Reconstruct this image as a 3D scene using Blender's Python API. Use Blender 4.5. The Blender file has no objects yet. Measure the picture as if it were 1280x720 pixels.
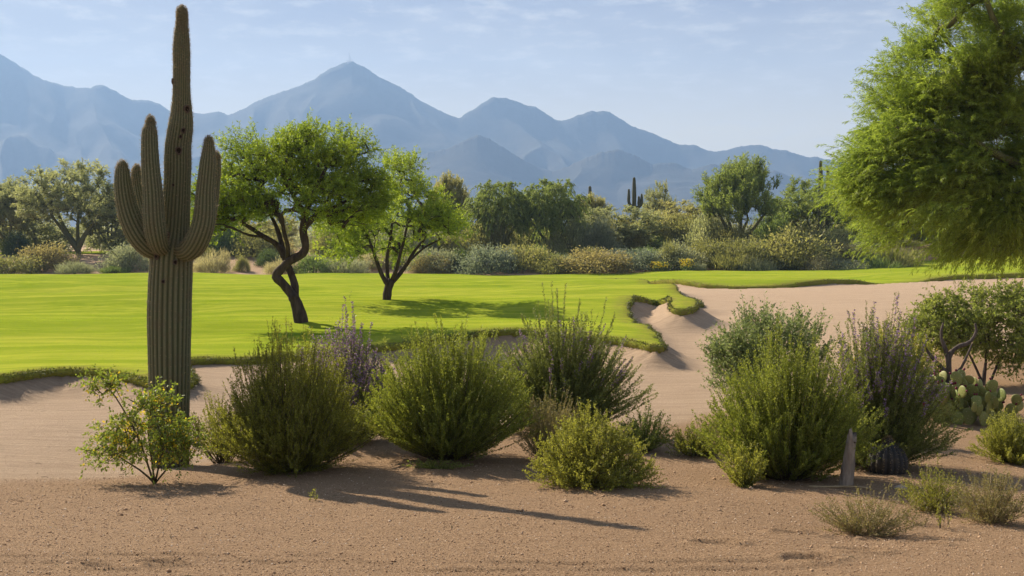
import bpy, math, random
import numpy as np
from mathutils import Vector, noise, geometry

SC = bpy.context.scene
COL = SC.collection
R = math.radians
# ------------------------------------------------------------------ camera, sky, sun, exposure
F = 1300.0                       # focal length in pixels of the 1280-wide photograph
PITCH = math.atan(50.0 / F)
CAM_Z = 3.0
cam_d = bpy.data.cameras.new('camera'); cam = bpy.data.objects.new('camera', cam_d); COL.objects.link(cam)
cam.location = (0, 0, CAM_Z); cam.rotation_euler = (R(90) - PITCH, 0, 0)
cam_d.sensor_width = 36; cam_d.lens = 36 * F / 1280; cam_d.clip_start = 0.1; cam_d.clip_end = 30000
SC.camera = cam

SUN_AZ, SUN_EL = -44.0, 35.0     # degrees: azimuth from the view direction (left is negative), elevation
sd = Vector((math.sin(R(SUN_AZ)) * math.cos(R(SUN_EL)), math.cos(R(SUN_AZ)) * math.cos(R(SUN_EL)), math.sin(R(SUN_EL))))
sun_d = bpy.data.lights.new('sun', 'SUN'); sun = bpy.data.objects.new('sun', sun_d); COL.objects.link(sun)
sun.rotation_euler = sd.to_track_quat('Z', 'Y').to_euler(); sun.location = sd * 50
sun_d.energy = 5.0; sun_d.angle = R(0.5); sun_d.color = (1.0, 0.87, 0.70)

w = bpy.data.worlds.new('World'); SC.world = w; w.use_nodes = True
wn, wl = w.node_tree.nodes, w.node_tree.links
bg = wn['Background']; bg.inputs['Strength'].default_value = 0.068
sky = wn.new('ShaderNodeTexSky'); sky.sky_type = 'NISHITA'; sky.sun_disc = False
sky.sun_elevation = R(SUN_EL); sky.sun_rotation = R(SUN_AZ)
sky.air_density = 1.0; sky.dust_density = 0.8; sky.ozone_density = 3.0; sky.altitude = 400
# thin high cloud, laid on a plane far above
tc = wn.new('ShaderNodeTexCoord'); sx = wn.new('ShaderNodeSeparateXYZ'); wl.new(tc.outputs['Generated'], sx.inputs[0])
def wmath(op, a, b=None):
    n = wn.new('ShaderNodeMath'); n.operation = op
    for i, v in enumerate((a, b)):
        if v is None: continue
        if isinstance(v, (int, float)): n.inputs[i].default_value = v
        else: wl.new(v, n.inputs[i])
    return n.outputs[0]
zz = wmath('ADD', wmath('MAXIMUM', sx.outputs[2], 0.0), 0.10)
cx = wn.new('ShaderNodeCombineXYZ'); wl.new(wmath('DIVIDE', sx.outputs[0], zz), cx.inputs[0]); wl.new(wmath('DIVIDE', sx.outputs[1], zz), cx.inputs[1])
cn = wn.new('ShaderNodeTexNoise'); cn.inputs['Scale'].default_value = 2.2; cn.inputs['Detail'].default_value = 7; cn.inputs['Roughness'].default_value = 0.6; cn.inputs['Distortion'].default_value = 0.5
wl.new(cx.outputs[0], cn.inputs['Vector'])
cr = wn.new('ShaderNodeValToRGB'); cr.color_ramp.elements[0].position = 0.36; cr.color_ramp.elements[1].position = 0.72
wl.new(cn.outputs['Fac'], cr.inputs[0])
cm = wn.new('ShaderNodeMix'); cm.data_type = 'RGBA'
rz_ = wn.new('ShaderNodeValToRGB'); wl.new(sx.outputs[2], rz_.inputs[0]); el_ = rz_.color_ramp.elements      # dusty pale horizon under a greyer blue
while len(el_) < 5: el_.new(.5)
for e_, (p_, c_) in zip(el_, ((0.0, (7.2, 6.2, 4.4)), (.11, (6.7, 5.9, 4.5)), (.165, (4.4, 4.1, 3.8)), (.23, (2.4, 2.45, 3.1)), (.4, (2.0, 2.3, 3.3)))): e_.position = p_; e_.color = (*c_, 1)
veil = wmath('MULTIPLY', wmath('SUBTRACT', 1.0, wmath('MINIMUM', wmath('MAXIMUM', wmath('DIVIDE', wmath('SUBTRACT', sx.outputs[2], 0.30), 0.35), 0.0), 1.0)), 0.93)
wl.new(veil, cm.inputs['Factor']); wl.new(sky.outputs[0], cm.inputs['A']); wl.new(rz_.outputs[0], cm.inputs['B'])
cn2 = wn.new('ShaderNodeTexNoise'); cn2.inputs['Scale'].default_value = 7.0; cn2.inputs['Detail'].default_value = 6; cn2.inputs['Roughness'].default_value = 0.62; wl.new(cx.outputs[0], cn2.inputs['Vector'])
cr2 = wn.new('ShaderNodeValToRGB'); cr2.color_ramp.elements[0].position = 0.50; cr2.color_ramp.elements[1].position = 0.74; wl.new(cn2.outputs['Fac'], cr2.inputs[0])
cloud = wmath('ADD', wmath('MULTIPLY', cr.outputs[0], 0.28), wmath('MULTIPLY', cr2.outputs[0], 0.75))
cm2 = wn.new('ShaderNodeMix'); cm2.data_type = 'RGBA'; wl.new(cloud, cm2.inputs['Factor']); wl.new(cm.outputs['Result'], cm2.inputs['A']); cm2.inputs['B'].default_value = (6.0, 5.75, 5.4, 1)
wl.new(cm2.outputs['Result'], bg.inputs['Color'])

SC.view_settings.view_transform = 'Standard'; SC.view_settings.look = 'None'
SC.view_settings.exposure = 1.12; SC.view_settings.gamma = 1.0; SC.view_settings.use_curve_mapping = False
SC.cycles.use_denoising = True; SC.cycles.max_bounces = 6; SC.cycles.diffuse_bounces = 3; SC.cycles.transmission_bounces = 4
SC.cycles.volume_bounces = 0; SC.cycles.transparent_max_bounces = 4

HAZE_DENSITY = 0.00020
HAZE_COLOR = (0.37, 0.60, 1.0)

# ------------------------------------------------------------------ helpers
CP, SP = math.cos(PITCH), math.sin(PITCH)
def at(px, py, Y):
    """the point of the place that stands Y metres in front of the camera at that photograph pixel"""
    u = (px - 640) / F; v = -(py - 360) / F
    d = Vector((u, CP + v * SP, -SP + v * CP))
    return Vector((0, 0, CAM_Z)) + d * (Y / d.y)

def smooth(a, b, x):
    t = np.clip((x - a) / (b - a), 0, 1); return t * t * (3 - 2 * t)

def tag(o, label=None, cat=None, group=None, kind=None):
    if label: o['label'] = label
    if cat: o['category'] = cat
    if group: o['group'] = group
    if kind: o['kind'] = kind
    return o

def empty(name, loc, label, cat, group=None, rz=0.0):
    o = bpy.data.objects.new(name, None); COL.objects.link(o); o.location = loc; o.rotation_euler = (0, 0, rz)
    o.empty_display_size = 0.3
    return tag(o, label, cat, group)

def link(name, me, m=None, parent=None, loc=None):
    o = bpy.data.objects.new(name, me); COL.objects.link(o)
    if m and not me.materials: me.materials.append(m)
    if parent: o.parent = parent
    if loc is not None: o.location = loc
    return o

class MB:
    """collects vertices and faces of one mesh"""
    def __init__(s): s.v = []; s.f = []; s.a = []; s.n = 0
    def add(s, v, f, a=None):
        v = np.asarray(v, np.float32).reshape(-1, 3); f = np.asarray(f, np.int64)
        s.v.append(v); s.f.append(f + s.n)
        s.a.append(np.zeros(len(v), np.float32) if a is None else np.broadcast_to(np.asarray(a, np.float32), (len(v),)))
        s.n += len(v)
    def mesh(s, name, smooth_shade=False):
        me = bpy.data.meshes.new(name)
        if not s.v: return me
        v = np.concatenate(s.v); a = np.concatenate(s.a)
        loops = np.concatenate([f.ravel() for f in s.f]).astype(np.int32)
        tot = np.concatenate([np.full(len(f), f.shape[1], np.int32) for f in s.f])
        st = np.concatenate([[0], np.cumsum(tot)[:-1]]).astype(np.int32)
        me.vertices.add(len(v)); me.vertices.foreach_set('co', v.ravel())
        me.loops.add(len(loops)); me.loops.foreach_set('vertex_index', loops)
        me.polygons.add(len(tot)); me.polygons.foreach_set('loop_start', st)
        try: me.polygons.foreach_set('loop_total', tot)
        except Exception: pass
        at_ = me.attributes.new('rnd', 'FLOAT', 'POINT'); at_.data.foreach_set('value', a.astype(np.float32))
        me.update(calc_edges=True); me.validate()
        if smooth_shade: me.polygons.foreach_set('use_smooth', np.ones(len(tot), bool))
        return me
    def obj(s, name, m, parent=None, smooth_shade=False, loc=None):
        return link(name, s.mesh(name, smooth_shade), m, parent, loc)

def unit(a): return a / np.maximum(np.linalg.norm(a, axis=-1, keepdims=True), 1e-9)

def add_leaves(mb, pos, d, L, W, rng, var=None, flat=None):
    n = len(pos)
    if n == 0: return
    d = unit(d)
    s = unit(np.cross(d, rng.normal(size=(n, 3)) if flat is None else flat + 0.35 * rng.normal(size=(n, 3))))
    L = np.broadcast_to(np.asarray(L, float), (n,))[:, None]; W = np.broadcast_to(np.asarray(W, float), (n,))[:, None]
    m = pos + d * L * .5
    v = np.stack([pos, m + s * W * .5, pos + d * L, m - s * W * .5], 1).reshape(-1, 3)
    f = np.arange(n * 4).reshape(n, 4)
    a = rng.random(n) if var is None else var
    mb.add(v, f, np.repeat(a, 4))

def add_tube(mb, pts, rad, k=6, a=0.0, cap=True):
    P = np.asarray(pts, float); n = len(P); rad = np.broadcast_to(np.asarray(rad, float), (n,))
    T = unit(np.gradient(P, axis=0))
    ref = np.array([1., 0, 0]) if abs(T[0][0]) < .8 else np.array([0, 1., 0])
    u = unit(ref - T[0] * np.dot(ref, T[0])); U = [u]
    for i in range(1, n):
        u = unit(U[-1] - T[i] * np.dot(U[-1], T[i])); U.append(u)
    U = np.array(U); V = np.cross(T, U)
    ph = np.linspace(0, 2 * np.pi, k, endpoint=False)
    ring = P[:, None] + rad[:, None, None] * (np.cos(ph)[None, :, None] * U[:, None] + np.sin(ph)[None, :, None] * V[:, None])
    idx = np.arange(n * k).reshape(n, k); nx = np.roll(idx, -1, 1)
    f = np.stack([idx[:-1], nx[:-1], nx[1:], idx[1:]], -1).reshape(-1, 4)
    mb.add(ring.reshape(-1, 3), f, a)
    if cap:
        e = np.array([P[-1] + T[-1] * rad[-1] * .8]); base = mb.n - n * k
        mb.v.append(e.astype(np.float32)); mb.a.append(np.full(1, a, np.float32)); mb.n += 1
        r = idx[-1] + base
        mb.f.append(np.stack([r, np.roll(r, -1), np.full(k, mb.n - 1)], -1))

def catmull(P, n):
    P = np.asarray(P, float); m = len(P)
    Q = np.vstack([2 * P[0] - P[1], P, 2 * P[-1] - P[-2]])
    t = np.linspace(0, m - 1, n); i = np.minimum(t.astype(int), m - 2); u = (t - i)[:, None]
    p0, p1, p2, p3 = Q[i], Q[i + 1], Q[i + 2], Q[i + 3]
    return .5 * (2 * p1 + (p2 - p0) * u + (2 * p0 - 5 * p1 + 4 * p2 - p3) * u ** 2 + (3 * p1 - p0 - 3 * p2 + p3) * u ** 3)

# vectorised value noise for terrain
_rs = np.random.RandomState(7); _G = _rs.rand(256, 256)
def vnoise(x, y):
    xi = np.floor(x).astype(int); yi = np.floor(y).astype(int); fx = x - xi; fy = y - yi
    fx = fx * fx * (3 - 2 * fx); fy = fy * fy * (3 - 2 * fy)
    g = lambda a, b: _G[a % 256, b % 256]
    return (g(xi, yi) * (1 - fx) + g(xi + 1, yi) * fx) * (1 - fy) + (g(xi, yi + 1) * (1 - fx) + g(xi + 1, yi + 1) * fx) * fy
def fbm(x, y, o=4, rough=.5):
    s = 0; a = 1; t = 0
    for k in range(o):
        s = s + a * vnoise(x * 2 ** k + 17.3 * k, y * 2 ** k + 5.1 * k); t += a; a *= rough
    return s / t

# ------------------------------------------------------------------ materials
MATS = {}
class NT:
    def __init__(s, name):
        s.m = bpy.data.materials.new(name); s.m.use_nodes = True; s.t = s.m.node_tree; s.n = s.t.nodes; s.l = s.t.links
        s.p = s.n['Principled BSDF']; s.out = s.n['Material Output']
        s.tc = s.n.new('ShaderNodeTexCoord')
    def noise(s, scale, detail=3, rough=.5, vec=None, dist=0.0):
        n = s.n.new('ShaderNodeTexNoise'); n.inputs['Scale'].default_value = scale; n.inputs['Detail'].default_value = detail
        n.inputs['Roughness'].default_value = rough; n.inputs['Distortion'].default_value = dist
        s.l.new(vec or s.tc.outputs['Object'], n.inputs['Vector']); return n.outputs['Fac']
    def mapped(s, scale=(1, 1, 1), rot=(0, 0, 0)):
        n = s.n.new('ShaderNodeMapping'); n.inputs['Scale'].default_value = scale; n.inputs['Rotation'].default_value = rot
        s.l.new(s.tc.outputs['Object'], n.inputs['Vector']); return n.outputs[0]
    def attr(s, name):
        n = s.n.new('ShaderNodeAttribute'); n.attribute_name = name; return n.outputs['Fac']
    def math(s, op, a, b=0.0):
        n = s.n.new('ShaderNodeMath'); n.operation = op
        for i, v in enumerate((a, b)):
            if isinstance(v, (int, float)): n.inputs[i].default_value = v
            else: s.l.new(v, n.inputs[i])
        return n.outputs[0]
    def ramp(s, fac, stops):
        n = s.n.new('ShaderNodeValToRGB'); e = n.color_ramp.elements
        while len(e) < len(stops): e.new(.5)
        for i, (p, c) in enumerate(stops): e[i].position = p; e[i].color = (*c, 1) if not isinstance(c, (int, float)) else (c, c, c, 1)
        s.l.new(fac, n.inputs[0]); return n.outputs[0]
    def mix(s, fac, a, b, blend='MIX'):
        n = s.n.new('ShaderNodeMix'); n.data_type = 'RGBA'; n.blend_type = blend
        for k, v in (('Factor', fac), ('A', a), ('B', b)):
            if isinstance(v, (int, float)): n.inputs[k].default_value = v
            elif isinstance(v, tuple): n.inputs[k].default_value = (*v, 1)
            else: s.l.new(v, n.inputs[k])
        return n.outputs['Result']
    def bump(s, h, strength=.5, dist=.02, prev=None):
        n = s.n.new('ShaderNodeBump'); n.inputs['Strength'].default_value = strength; n.inputs['Distance'].default_value = dist
        s.l.new(h, n.inputs['Height'])
        if prev: s.l.new(prev, n.inputs['Normal'])
        return n.outputs[0]
    def done(s, color, rough=.8, normal=None, spec=.2):
        if isinstance(color, tuple): s.p.inputs['Base Color'].default_value = (*color, 1)
        else: s.l.new(color, s.p.inputs['Base Color'])
        s.p.inputs['Roughness'].default_value = rough; s.p.inputs['Specular IOR Level'].default_value = spec
        if normal: s.l.new(normal, s.p.inputs['Normal'])
        return s.m

def leaf_mat(name, c1, c2, c3=None, trans=.4, tcol=1.25, patch=1.2):
    """leaf: each leaf its own tint (c1..c2..c3), light passes through it"""
    k = NT(name); a = k.attr('rnd')
    col = k.ramp(a, [(0, c1), (.55, c2), (1, c3 or c2)])
    nz = k.noise(patch, 2); col = k.mix(k.math('MULTIPLY', nz, .35), col, c1)
    k.done(col, .55, spec=.25)
    tr = k.n.new('ShaderNodeBsdfTranslucent'); mx = k.n.new('ShaderNodeMixShader'); mx.inputs[0].default_value = trans
    tcl = k.mix(1.0, col, (tcol, tcol * 1.02, tcol * .62), 'MULTIPLY'); k.l.new(tcl, tr.inputs['Color'])
    k.l.new(k.p.outputs[0], mx.inputs[1]); k.l.new(tr.outputs[0], mx.inputs[2]); k.l.new(mx.outputs[0], k.out.inputs['Surface'])
    return k.m

def bark_mat(name, c1, c2, scale=14):
    k = NT(name); n1 = k.noise(scale, 5, .65, k.mapped((1, 1, .25))); n2 = k.noise(scale * 4, 3)
    h = k.math('ADD', n1, k.math('MULTIPLY', n2, .4))
    return k.done(k.mix(k.ramp(n1, [(.35, 0.0), (.65, 1.0)]), c1, c2), .9, k.bump(h, .7, .03), .1)

def plain(name, c, rough=.7, c2=None, scale=20):
    k = NT(name); n = k.noise(scale, 4)
    return k.done(k.mix(n, c, c2 or tuple(x * .7 for x in c)), rough, k.bump(n, .3, .01))

M = {}
M['sage'] = leaf_mat('sage_leaf', (0.1475, 0.1792, 0.0288), (0.2415, 0.2752, 0.048), (0.389, 0.3968, 0.09), .48)
M['sage_dark'] = leaf_mat('dark_sage_leaf', (0.1309, 0.157, 0.041), (0.2079, 0.2389, 0.0683), (0.3234, 0.3413, 0.116), .44)
M['olive'] = leaf_mat('creosote_leaf', (0.1438, 0.1444, 0.024), (0.2417, 0.2494, 0.042), (0.4051, 0.4069, 0.0751), .48)
M['yellowgreen'] = leaf_mat('yellow_green_leaf', (0.187, 0.1925, 0.036), (0.308, 0.308, 0.06), (0.44, 0.418, 0.096), .46)
M['grey'] = leaf_mat('grey_green_leaf', (0.144, 0.168, 0.084), (0.228, 0.24, 0.132), (0.312, 0.312, 0.18), .32)
M['tan'] = leaf_mat('dry_olive_leaf', (0.175, 0.1625, 0.0625), (0.275, 0.2375, 0.1), (0.35, 0.275, 0.125), .35)
M['broad'] = leaf_mat('broad_green_leaf', (0.1625, 0.2012, 0.0455), (0.25, 0.2875, 0.0715), (0.3875, 0.4025, 0.117), .5)
M['quail'] = leaf_mat('pale_green_leaf', (0.156, 0.198, 0.084), (0.24, 0.288, 0.12), (0.348, 0.384, 0.18), .42)
M['lime'] = leaf_mat('bright_green_leaf', (0.1625, 0.22, 0.036), (0.25, 0.308, 0.054), (0.375, 0.374, 0.072), .48)
M['mesquite'] = leaf_mat('mesquite_leaf', (0.1202, 0.1749, 0.0232), (0.2279, 0.2935, 0.0349), (0.4305, 0.4746, 0.0581), .52, 1.55, .6)
M['paloverde'] = leaf_mat('palo_verde_twig', (0.1586, 0.221, 0.0386), (0.2645, 0.3348, 0.058), (0.4231, 0.482, 0.1062), .52, 1.5, .5)
M['goldleaf'] = leaf_mat('yellow_leaf', (.45, .33, .03), (.60, .45, .04), (.70, .52, .05), .45)
M['purple'] = leaf_mat('purple_flower', (.22, .125, .30), (.33, .21, .44), (.45, .32, .56), .35)
M['flower'] = leaf_mat('yellow_flower', (.65, .45, .02), (.75, .55, .03), (.8, .62, .05), .35)
M['stem'] = bark_mat('shrub_stem', (.085, .07, .04), (.15, .125, .07), 30)
M['stem_green'] = bark_mat('green_stem', (.10, .12, .04), (.16, .18, .07), 30)
M['bark'] = bark_mat('mesquite_bark', (.035, .026, .02), (.085, .062, .048), 9)
M['bark_green'] = bark_mat('palo_verde_bark', (.08, .085, .035), (.14, .14, .06), 9)
M['deadwood'] = bark_mat('weathered_dead_wood', (.18, .145, .115), (.36, .31, .25), 12)
M['darkwood'] = bark_mat('dark_dead_wood', (.055, .042, .036), (.13, .105, .09), 12)
M['straw'] = bark_mat('dry_straw_stick', (.30, .22, .12), (.42, .33, .20), 25)

M['tree_green'] = leaf_mat('tree_green_leaf', (0.1591, 0.204, 0.0536), (0.2486, 0.2958, 0.0858), (0.358, 0.3876, 0.1394), .52, 1.4, .5)
M['tree_olive'] = leaf_mat('tree_olive_leaf', (0.2625, 0.252, 0.1063), (0.3875, 0.36, 0.1625), (0.5125, 0.468, 0.225), .52, 1.4, .5)
M['tree_grey'] = leaf_mat('tree_grey_leaf', (0.221, 0.2375, 0.1235), (0.338, 0.35, 0.195), (0.468, 0.4625, 0.273), .5, 1.4, .5)
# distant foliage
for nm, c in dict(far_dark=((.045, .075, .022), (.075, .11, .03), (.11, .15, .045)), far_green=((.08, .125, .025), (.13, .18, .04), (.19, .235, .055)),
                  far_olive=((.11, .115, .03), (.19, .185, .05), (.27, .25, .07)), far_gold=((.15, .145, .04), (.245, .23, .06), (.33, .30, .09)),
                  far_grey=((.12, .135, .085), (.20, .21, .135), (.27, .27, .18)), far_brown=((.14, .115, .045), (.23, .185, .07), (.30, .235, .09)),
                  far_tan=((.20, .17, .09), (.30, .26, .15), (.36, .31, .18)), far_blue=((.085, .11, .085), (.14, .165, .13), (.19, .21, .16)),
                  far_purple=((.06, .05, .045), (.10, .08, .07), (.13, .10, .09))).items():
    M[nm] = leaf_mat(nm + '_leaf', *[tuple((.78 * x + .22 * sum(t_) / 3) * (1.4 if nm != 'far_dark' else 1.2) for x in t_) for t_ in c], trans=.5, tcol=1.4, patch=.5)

def ground_mat():
    k = NT('sand_and_gravel')
    g = k.attr('gravel')
    n1 = k.noise(.35, 4, .55); n2 = k.noise(6, 4, .6); n3 = k.noise(55, 3, .7); n4 = k.noise(190, 2, .6)
    grit = k.math('ADD', k.math('MULTIPLY', n3, .6), k.math('MULTIPLY', n4, .4))
    rake = k.noise(5, 2, .5, k.mapped((.12, 2.2, 1), (0, 0, R(4))))
    gv = k.ramp(grit, [(.34, (.15, .088, .046)), (.47, (.36, .232, .13)), (.58, (.47, .315, .185)), (.72, (.70, .53, .35))])
    gv = k.mix(k.math('MULTIPLY', n2, .35), gv, (.29, .18, .098))
    gv = k.mix(k.math('MULTIPLY', n1, .30), gv, (.45, .30, .175))
    bs = k.ramp(grit, [(.36, (.33, .23, .145)), (.52, (.51, .37, .245)), (.7, (.63, .49, .345))])
    bs = k.mix(k.ramp(rake, [(.42, 0.0), (.6, .6)]), bs, (.35, .245, .16))
    bs = k.mix(k.math('MULTIPLY', n1, .3), bs, (.55, .41, .28))
    col = k.mix(g, bs, gv)
    hb = k.math('ADD', k.math('MULTIPLY', n3, .7), k.math('ADD', k.math('MULTIPLY', n2, .7), k.math('MULTIPLY', rake, .5)))
    nb = k.bump(hb, .9, .05); nb = k.bump(n4, .9, .02, nb)
    return k.done(col, .92, nb, .1)
M['ground'] = ground_mat()

def lawn_mat():
    k = NT('mown_grass')
    n1 = k.noise(.12, 4, .6); n2 = k.noise(2.2, 6, .7, k.mapped((.32, 1.5, 1))); n3 = k.noise(28, 3, .7); mow = k.noise(.8, 3, .5, k.mapped((.10, 1.5, 1), (0, 0, R(-6))))
    col = k.ramp(n2, [(.34, (.15, .215, .014)), (.50, (.275, .33, .027)), (.66, (.40, .405, .052))])
    col = k.mix(k.ramp(n1, [(.35, 0.0), (.68, .7)]), col, (.36, .36, .05))
    col = k.mix(k.ramp(mow, [(.40, 0.0), (.60, .6)]), col, (.15, .225, .014))
    col = k.mix(k.math('MULTIPLY', n3, .25), col, (.11, .17, .008))
    e = k.attr('edge'); col = k.mix(k.math('MULTIPLY', e, k.ramp(k.noise(3.5, 3), [(.35, .2), (.65, .8)])), col, (.20, .165, .05))
    h = k.math('ADD', n3, k.math('MULTIPLY', n2, .8))
    k.done(col, .75, k.bump(h, .35, .04), 0.0)
    tr = k.n.new('ShaderNodeBsdfTranslucent'); mx = k.n.new('ShaderNodeMixShader'); mx.inputs[0].default_value = .0
    return k.m
M['lawn'] = lawn_mat()
M['blade'] = leaf_mat('grass_blade', (0.184, 0.2702, 0.016), (0.2645, 0.345, 0.024), (0.368, 0.3967, 0.044), .5, 1.35, .3)
M['lip_blade'] = leaf_mat('long_grass_blade', (.055, .07, .012), (.09, .105, .018), (.17, .15, .045), .2, 1.1, .8)  # browner grass, darkened so its colour carries the shade of the lip face

def mountain_mat():
    k = NT('mountain_rock'); n1 = k.noise(.004, 6, .6); n2 = k.noise(.03, 5, .7)
    col = k.mix(k.ramp(n1, [(.4, 0.0), (.65, 1.0)]), (.058, .055, .045), (.078, .071, .058))
    col = k.mix(k.ramp(n2, [(.45, 0.0), (.6, .6)]), col, (.048, .049, .036))
    return k.done(col, .95, k.bump(n2, .4, 8), .05)
M['rock'] = mountain_mat()

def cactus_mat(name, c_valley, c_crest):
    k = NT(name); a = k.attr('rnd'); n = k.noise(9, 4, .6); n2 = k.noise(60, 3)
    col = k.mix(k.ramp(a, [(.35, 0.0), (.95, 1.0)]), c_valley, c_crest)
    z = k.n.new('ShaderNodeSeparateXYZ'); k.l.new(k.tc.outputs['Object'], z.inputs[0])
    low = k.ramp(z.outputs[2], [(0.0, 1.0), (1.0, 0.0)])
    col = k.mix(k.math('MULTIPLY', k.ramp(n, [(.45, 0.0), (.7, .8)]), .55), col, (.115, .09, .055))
    return k.done(col, .7, k.bump(n2, .5, .008), .2)
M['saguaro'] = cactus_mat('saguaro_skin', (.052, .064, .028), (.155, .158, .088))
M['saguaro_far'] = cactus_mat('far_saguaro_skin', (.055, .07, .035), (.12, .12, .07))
M['spine'] = leaf_mat('cactus_spine', (.20, .15, .09), (.30, .23, .145), (.42, .34, .23), .3)
M['hole'] = plain('woodpecker_hole_shade', (.022, .016, .012), .95)  # near-black disc colour stands in for the shade inside the hole
M['scar'] = plain('corky_scar', (.13, .10, .075), .9, (.06, .045, .035), 40)
M['pad'] = None

# ------------------------------------------------------------------ terrain
def tps(P, z):
    P = np.asarray(P, float); n = len(P); r = np.linalg.norm(P[:, None] - P[None], axis=-1)
    K = r * r * np.log(r + 1e-9) + np.eye(n) * .05
    A = np.zeros((n + 3, n + 3)); A[:n, :n] = K; A[:n, n] = 1; A[:n, n + 1:] = P; A[n:, :n] = A[:n, n:].T
    c = np.linalg.solve(A, np.concatenate([z, np.zeros(3)]))
    def ev(x, y):
        x = np.asarray(x, float).ravel(); y = np.asarray(y, float).ravel(); o = np.empty(len(x))
        for i in range(0, len(x), 40000):
            X = x[i:i + 40000, None]; Y = y[i:i + 40000, None]
            rr = (X - P[:, 0]) ** 2 + (Y - P[:, 1]) ** 2
            o[i:i + 40000] = (.5 * rr * np.log(rr + 1e-12)) @ c[:n] + c[n] + c[n + 1] * X[:, 0] + c[n + 2] * Y[:, 0]
        return o
    return ev

gc = []
for px, py, D in [(0, 720, 5.6), (320, 720, 5.6), (640, 720, 5.6), (960, 720, 5.7), (1280, 720, 5.8),
                  (0, 660, 7.5), (640, 660, 7.5), (1000, 665, 7.4), (1280, 688, 6.6), (0, 620, 9.3), (320, 625, 9.1), (640, 625, 9.1), (900, 625, 9.3),
                  (0, 592, 11), (190, 603, 10.4), (375, 592, 11), (560, 573, 12), (745, 612, 9.9), (690, 575, 11.9), (985, 598, 11), (1060, 606, 10.5),
                  (212, 583, 12.3), (100, 560, 13.5), (0, 540, 15), (-200, 560, 13.5), (0, 504, 19.2), (150, 504, 18.9), (-200, 504, 19.1), (260, 475, 21.5), (300, 555, 14), (440, 553, 13.3), (520, 520, 16.5),
                  (710, 540, 14.2), (620, 510, 17.5), (820, 525, 16), (865, 560, 13.2), (900, 500, 20), (700, 455, 27.6), (850, 450, 29.6), (960, 460, 27),
                  (840, 420, 37), (900, 420, 37), (1000, 420, 35.5), (900, 395, 47), (1000, 385, 52), (1100, 390, 48), (860, 367, 63), (900, 365, 65), (1000, 363, 65), (1100, 359, 70), (1180, 356, 74), (1250, 356, 72),
                  (1180, 556, 14.3), (1270, 577, 13), (1245, 470, 22), (1210, 527, 16.6), (1290, 490, 19.5), (1120, 500, 17.5), (1100, 450, 25), (1250, 420, 31),
                  (1060, 675, 7.6), (1170, 642, 9.2), (1245, 660, 8.4), (1110, 600, 11), (1400, 520, 16), (1500, 480, 21), (1500, 600, 12), (1500, 720, 6.5), (1500, 420, 34), (-300, 720, 5.6), (-300, 620, 9.5)]:
    p = at(px, py, D); gc.append((p.x, p.y, p.z))
for x, y, z in [(-12, -8, 1.5), (0, -8, 1.6), (12, -8, 1.5), (0, 0, 1.45), (-8, 0, 1.35), (8, 0, 1.35), (0, 3, 1.42), (-25, 5, .8), (25, 5, .7), (-25, -5, 1), (25, -5, 1), (30, 25, .5), (40, 45, .5), (-30, 40, .1), (-40, 80, .2), (0, 60, .1), (50, 80, .6), (-10, 50, .1), (0, 95, .3), (30, 95, .6), (-30, 95, .3)]:
    gc.append((x, y, z))
gc = np.array(gc); _near = tps(gc[:, :2], gc[:, 2])

# lawn outline, walked along the bunker edge from the left, then round the back
edge_px = [(-420, 482, 19.2), (-200, 480, 19.3), (-60, 477, 19.6), (0, 474, 19.4), (75, 463, 20.7), (140, 467, 20.1), (188, 476, 19.2), (222, 482, 18.8), (243, 474, 19.5), (240, 464, 21.4), (231, 452, 23.2),
           (262, 446, 24), (300, 446, 24.2), (360, 439, 25.4), (430, 433, 26.5), (490, 429, 27.2), (550, 423, 28.4), (605, 415, 30.6), (650, 413, 31.0), (700, 416, 30.2), (760, 419, 29.5), (800, 424, 28.4), (820, 428, 27.5), (826, 423, 28.8),
           (818, 412, 32), (806, 402, 35.6), (793, 393, 39), (787, 385, 43), (796, 378, 47), (818, 375, 49.5), (834, 378, 47.6), (840, 386, 42.6), (854, 388, 41.6), (870, 386, 42.8), (869, 381, 45.6),
           (846, 376, 49), (852, 374, 50.8), (874, 373, 51.6), (877, 369, 54.6), (850, 366.5, 57.0), (835, 361, 63), (805, 353, 74), (769, 347.5, 84), (796, 349.5, 80), (848, 353.5, 73.5), (906, 356.5, 69.5), (975, 356.5, 69.5), (1040, 354, 72), (1092, 351.5, 76), (1150, 348, 80), (1216, 344, 82), (1320, 340, 82), (1500, 338, 84)]
epts = [at(*q) for q in edge_px]
back_px = [(1500, 300, 120), (1330, 309, 120), (1200, 320, 116), (1130, 328, 111), (1060, 333, 106), (960, 337, 101), (880, 339.5, 98), (760, 341, 97), (600, 342.5, 96), (400, 342.5, 96), (200, 342, 96), (0, 342, 96), (-200, 342, 96), (-500, 342, 96)]
bpts = [at(*q) for q in back_px]
lc = [(p.x, p.y, p.z) for p in epts + bpts]
for px, py, D in [(100, 430, 27.5), (250, 420, 30), (378, 409, 33), (100, 400, 36), (483, 381, 46), (250, 380, 46), (100, 370, 54), (650, 385, 43.5), (560, 400, 36.5), (740, 370, 54), (600, 361, 65), (300, 358, 67), (100, 354, 74), (690, 350, 80), (400, 349, 82), (950, 347, 83), (1100, 342, 90), (1220, 332, 98), (1330, 325, 100), (-200, 400, 36), (-200, 370, 54), (-300, 354, 74)]:
    p = at(px, py, D); lc.append((p.x, p.y, p.z))
lc = np.array(lc); _lawn0 = tps(lc[:, :2], lc[:, 2])
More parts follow.
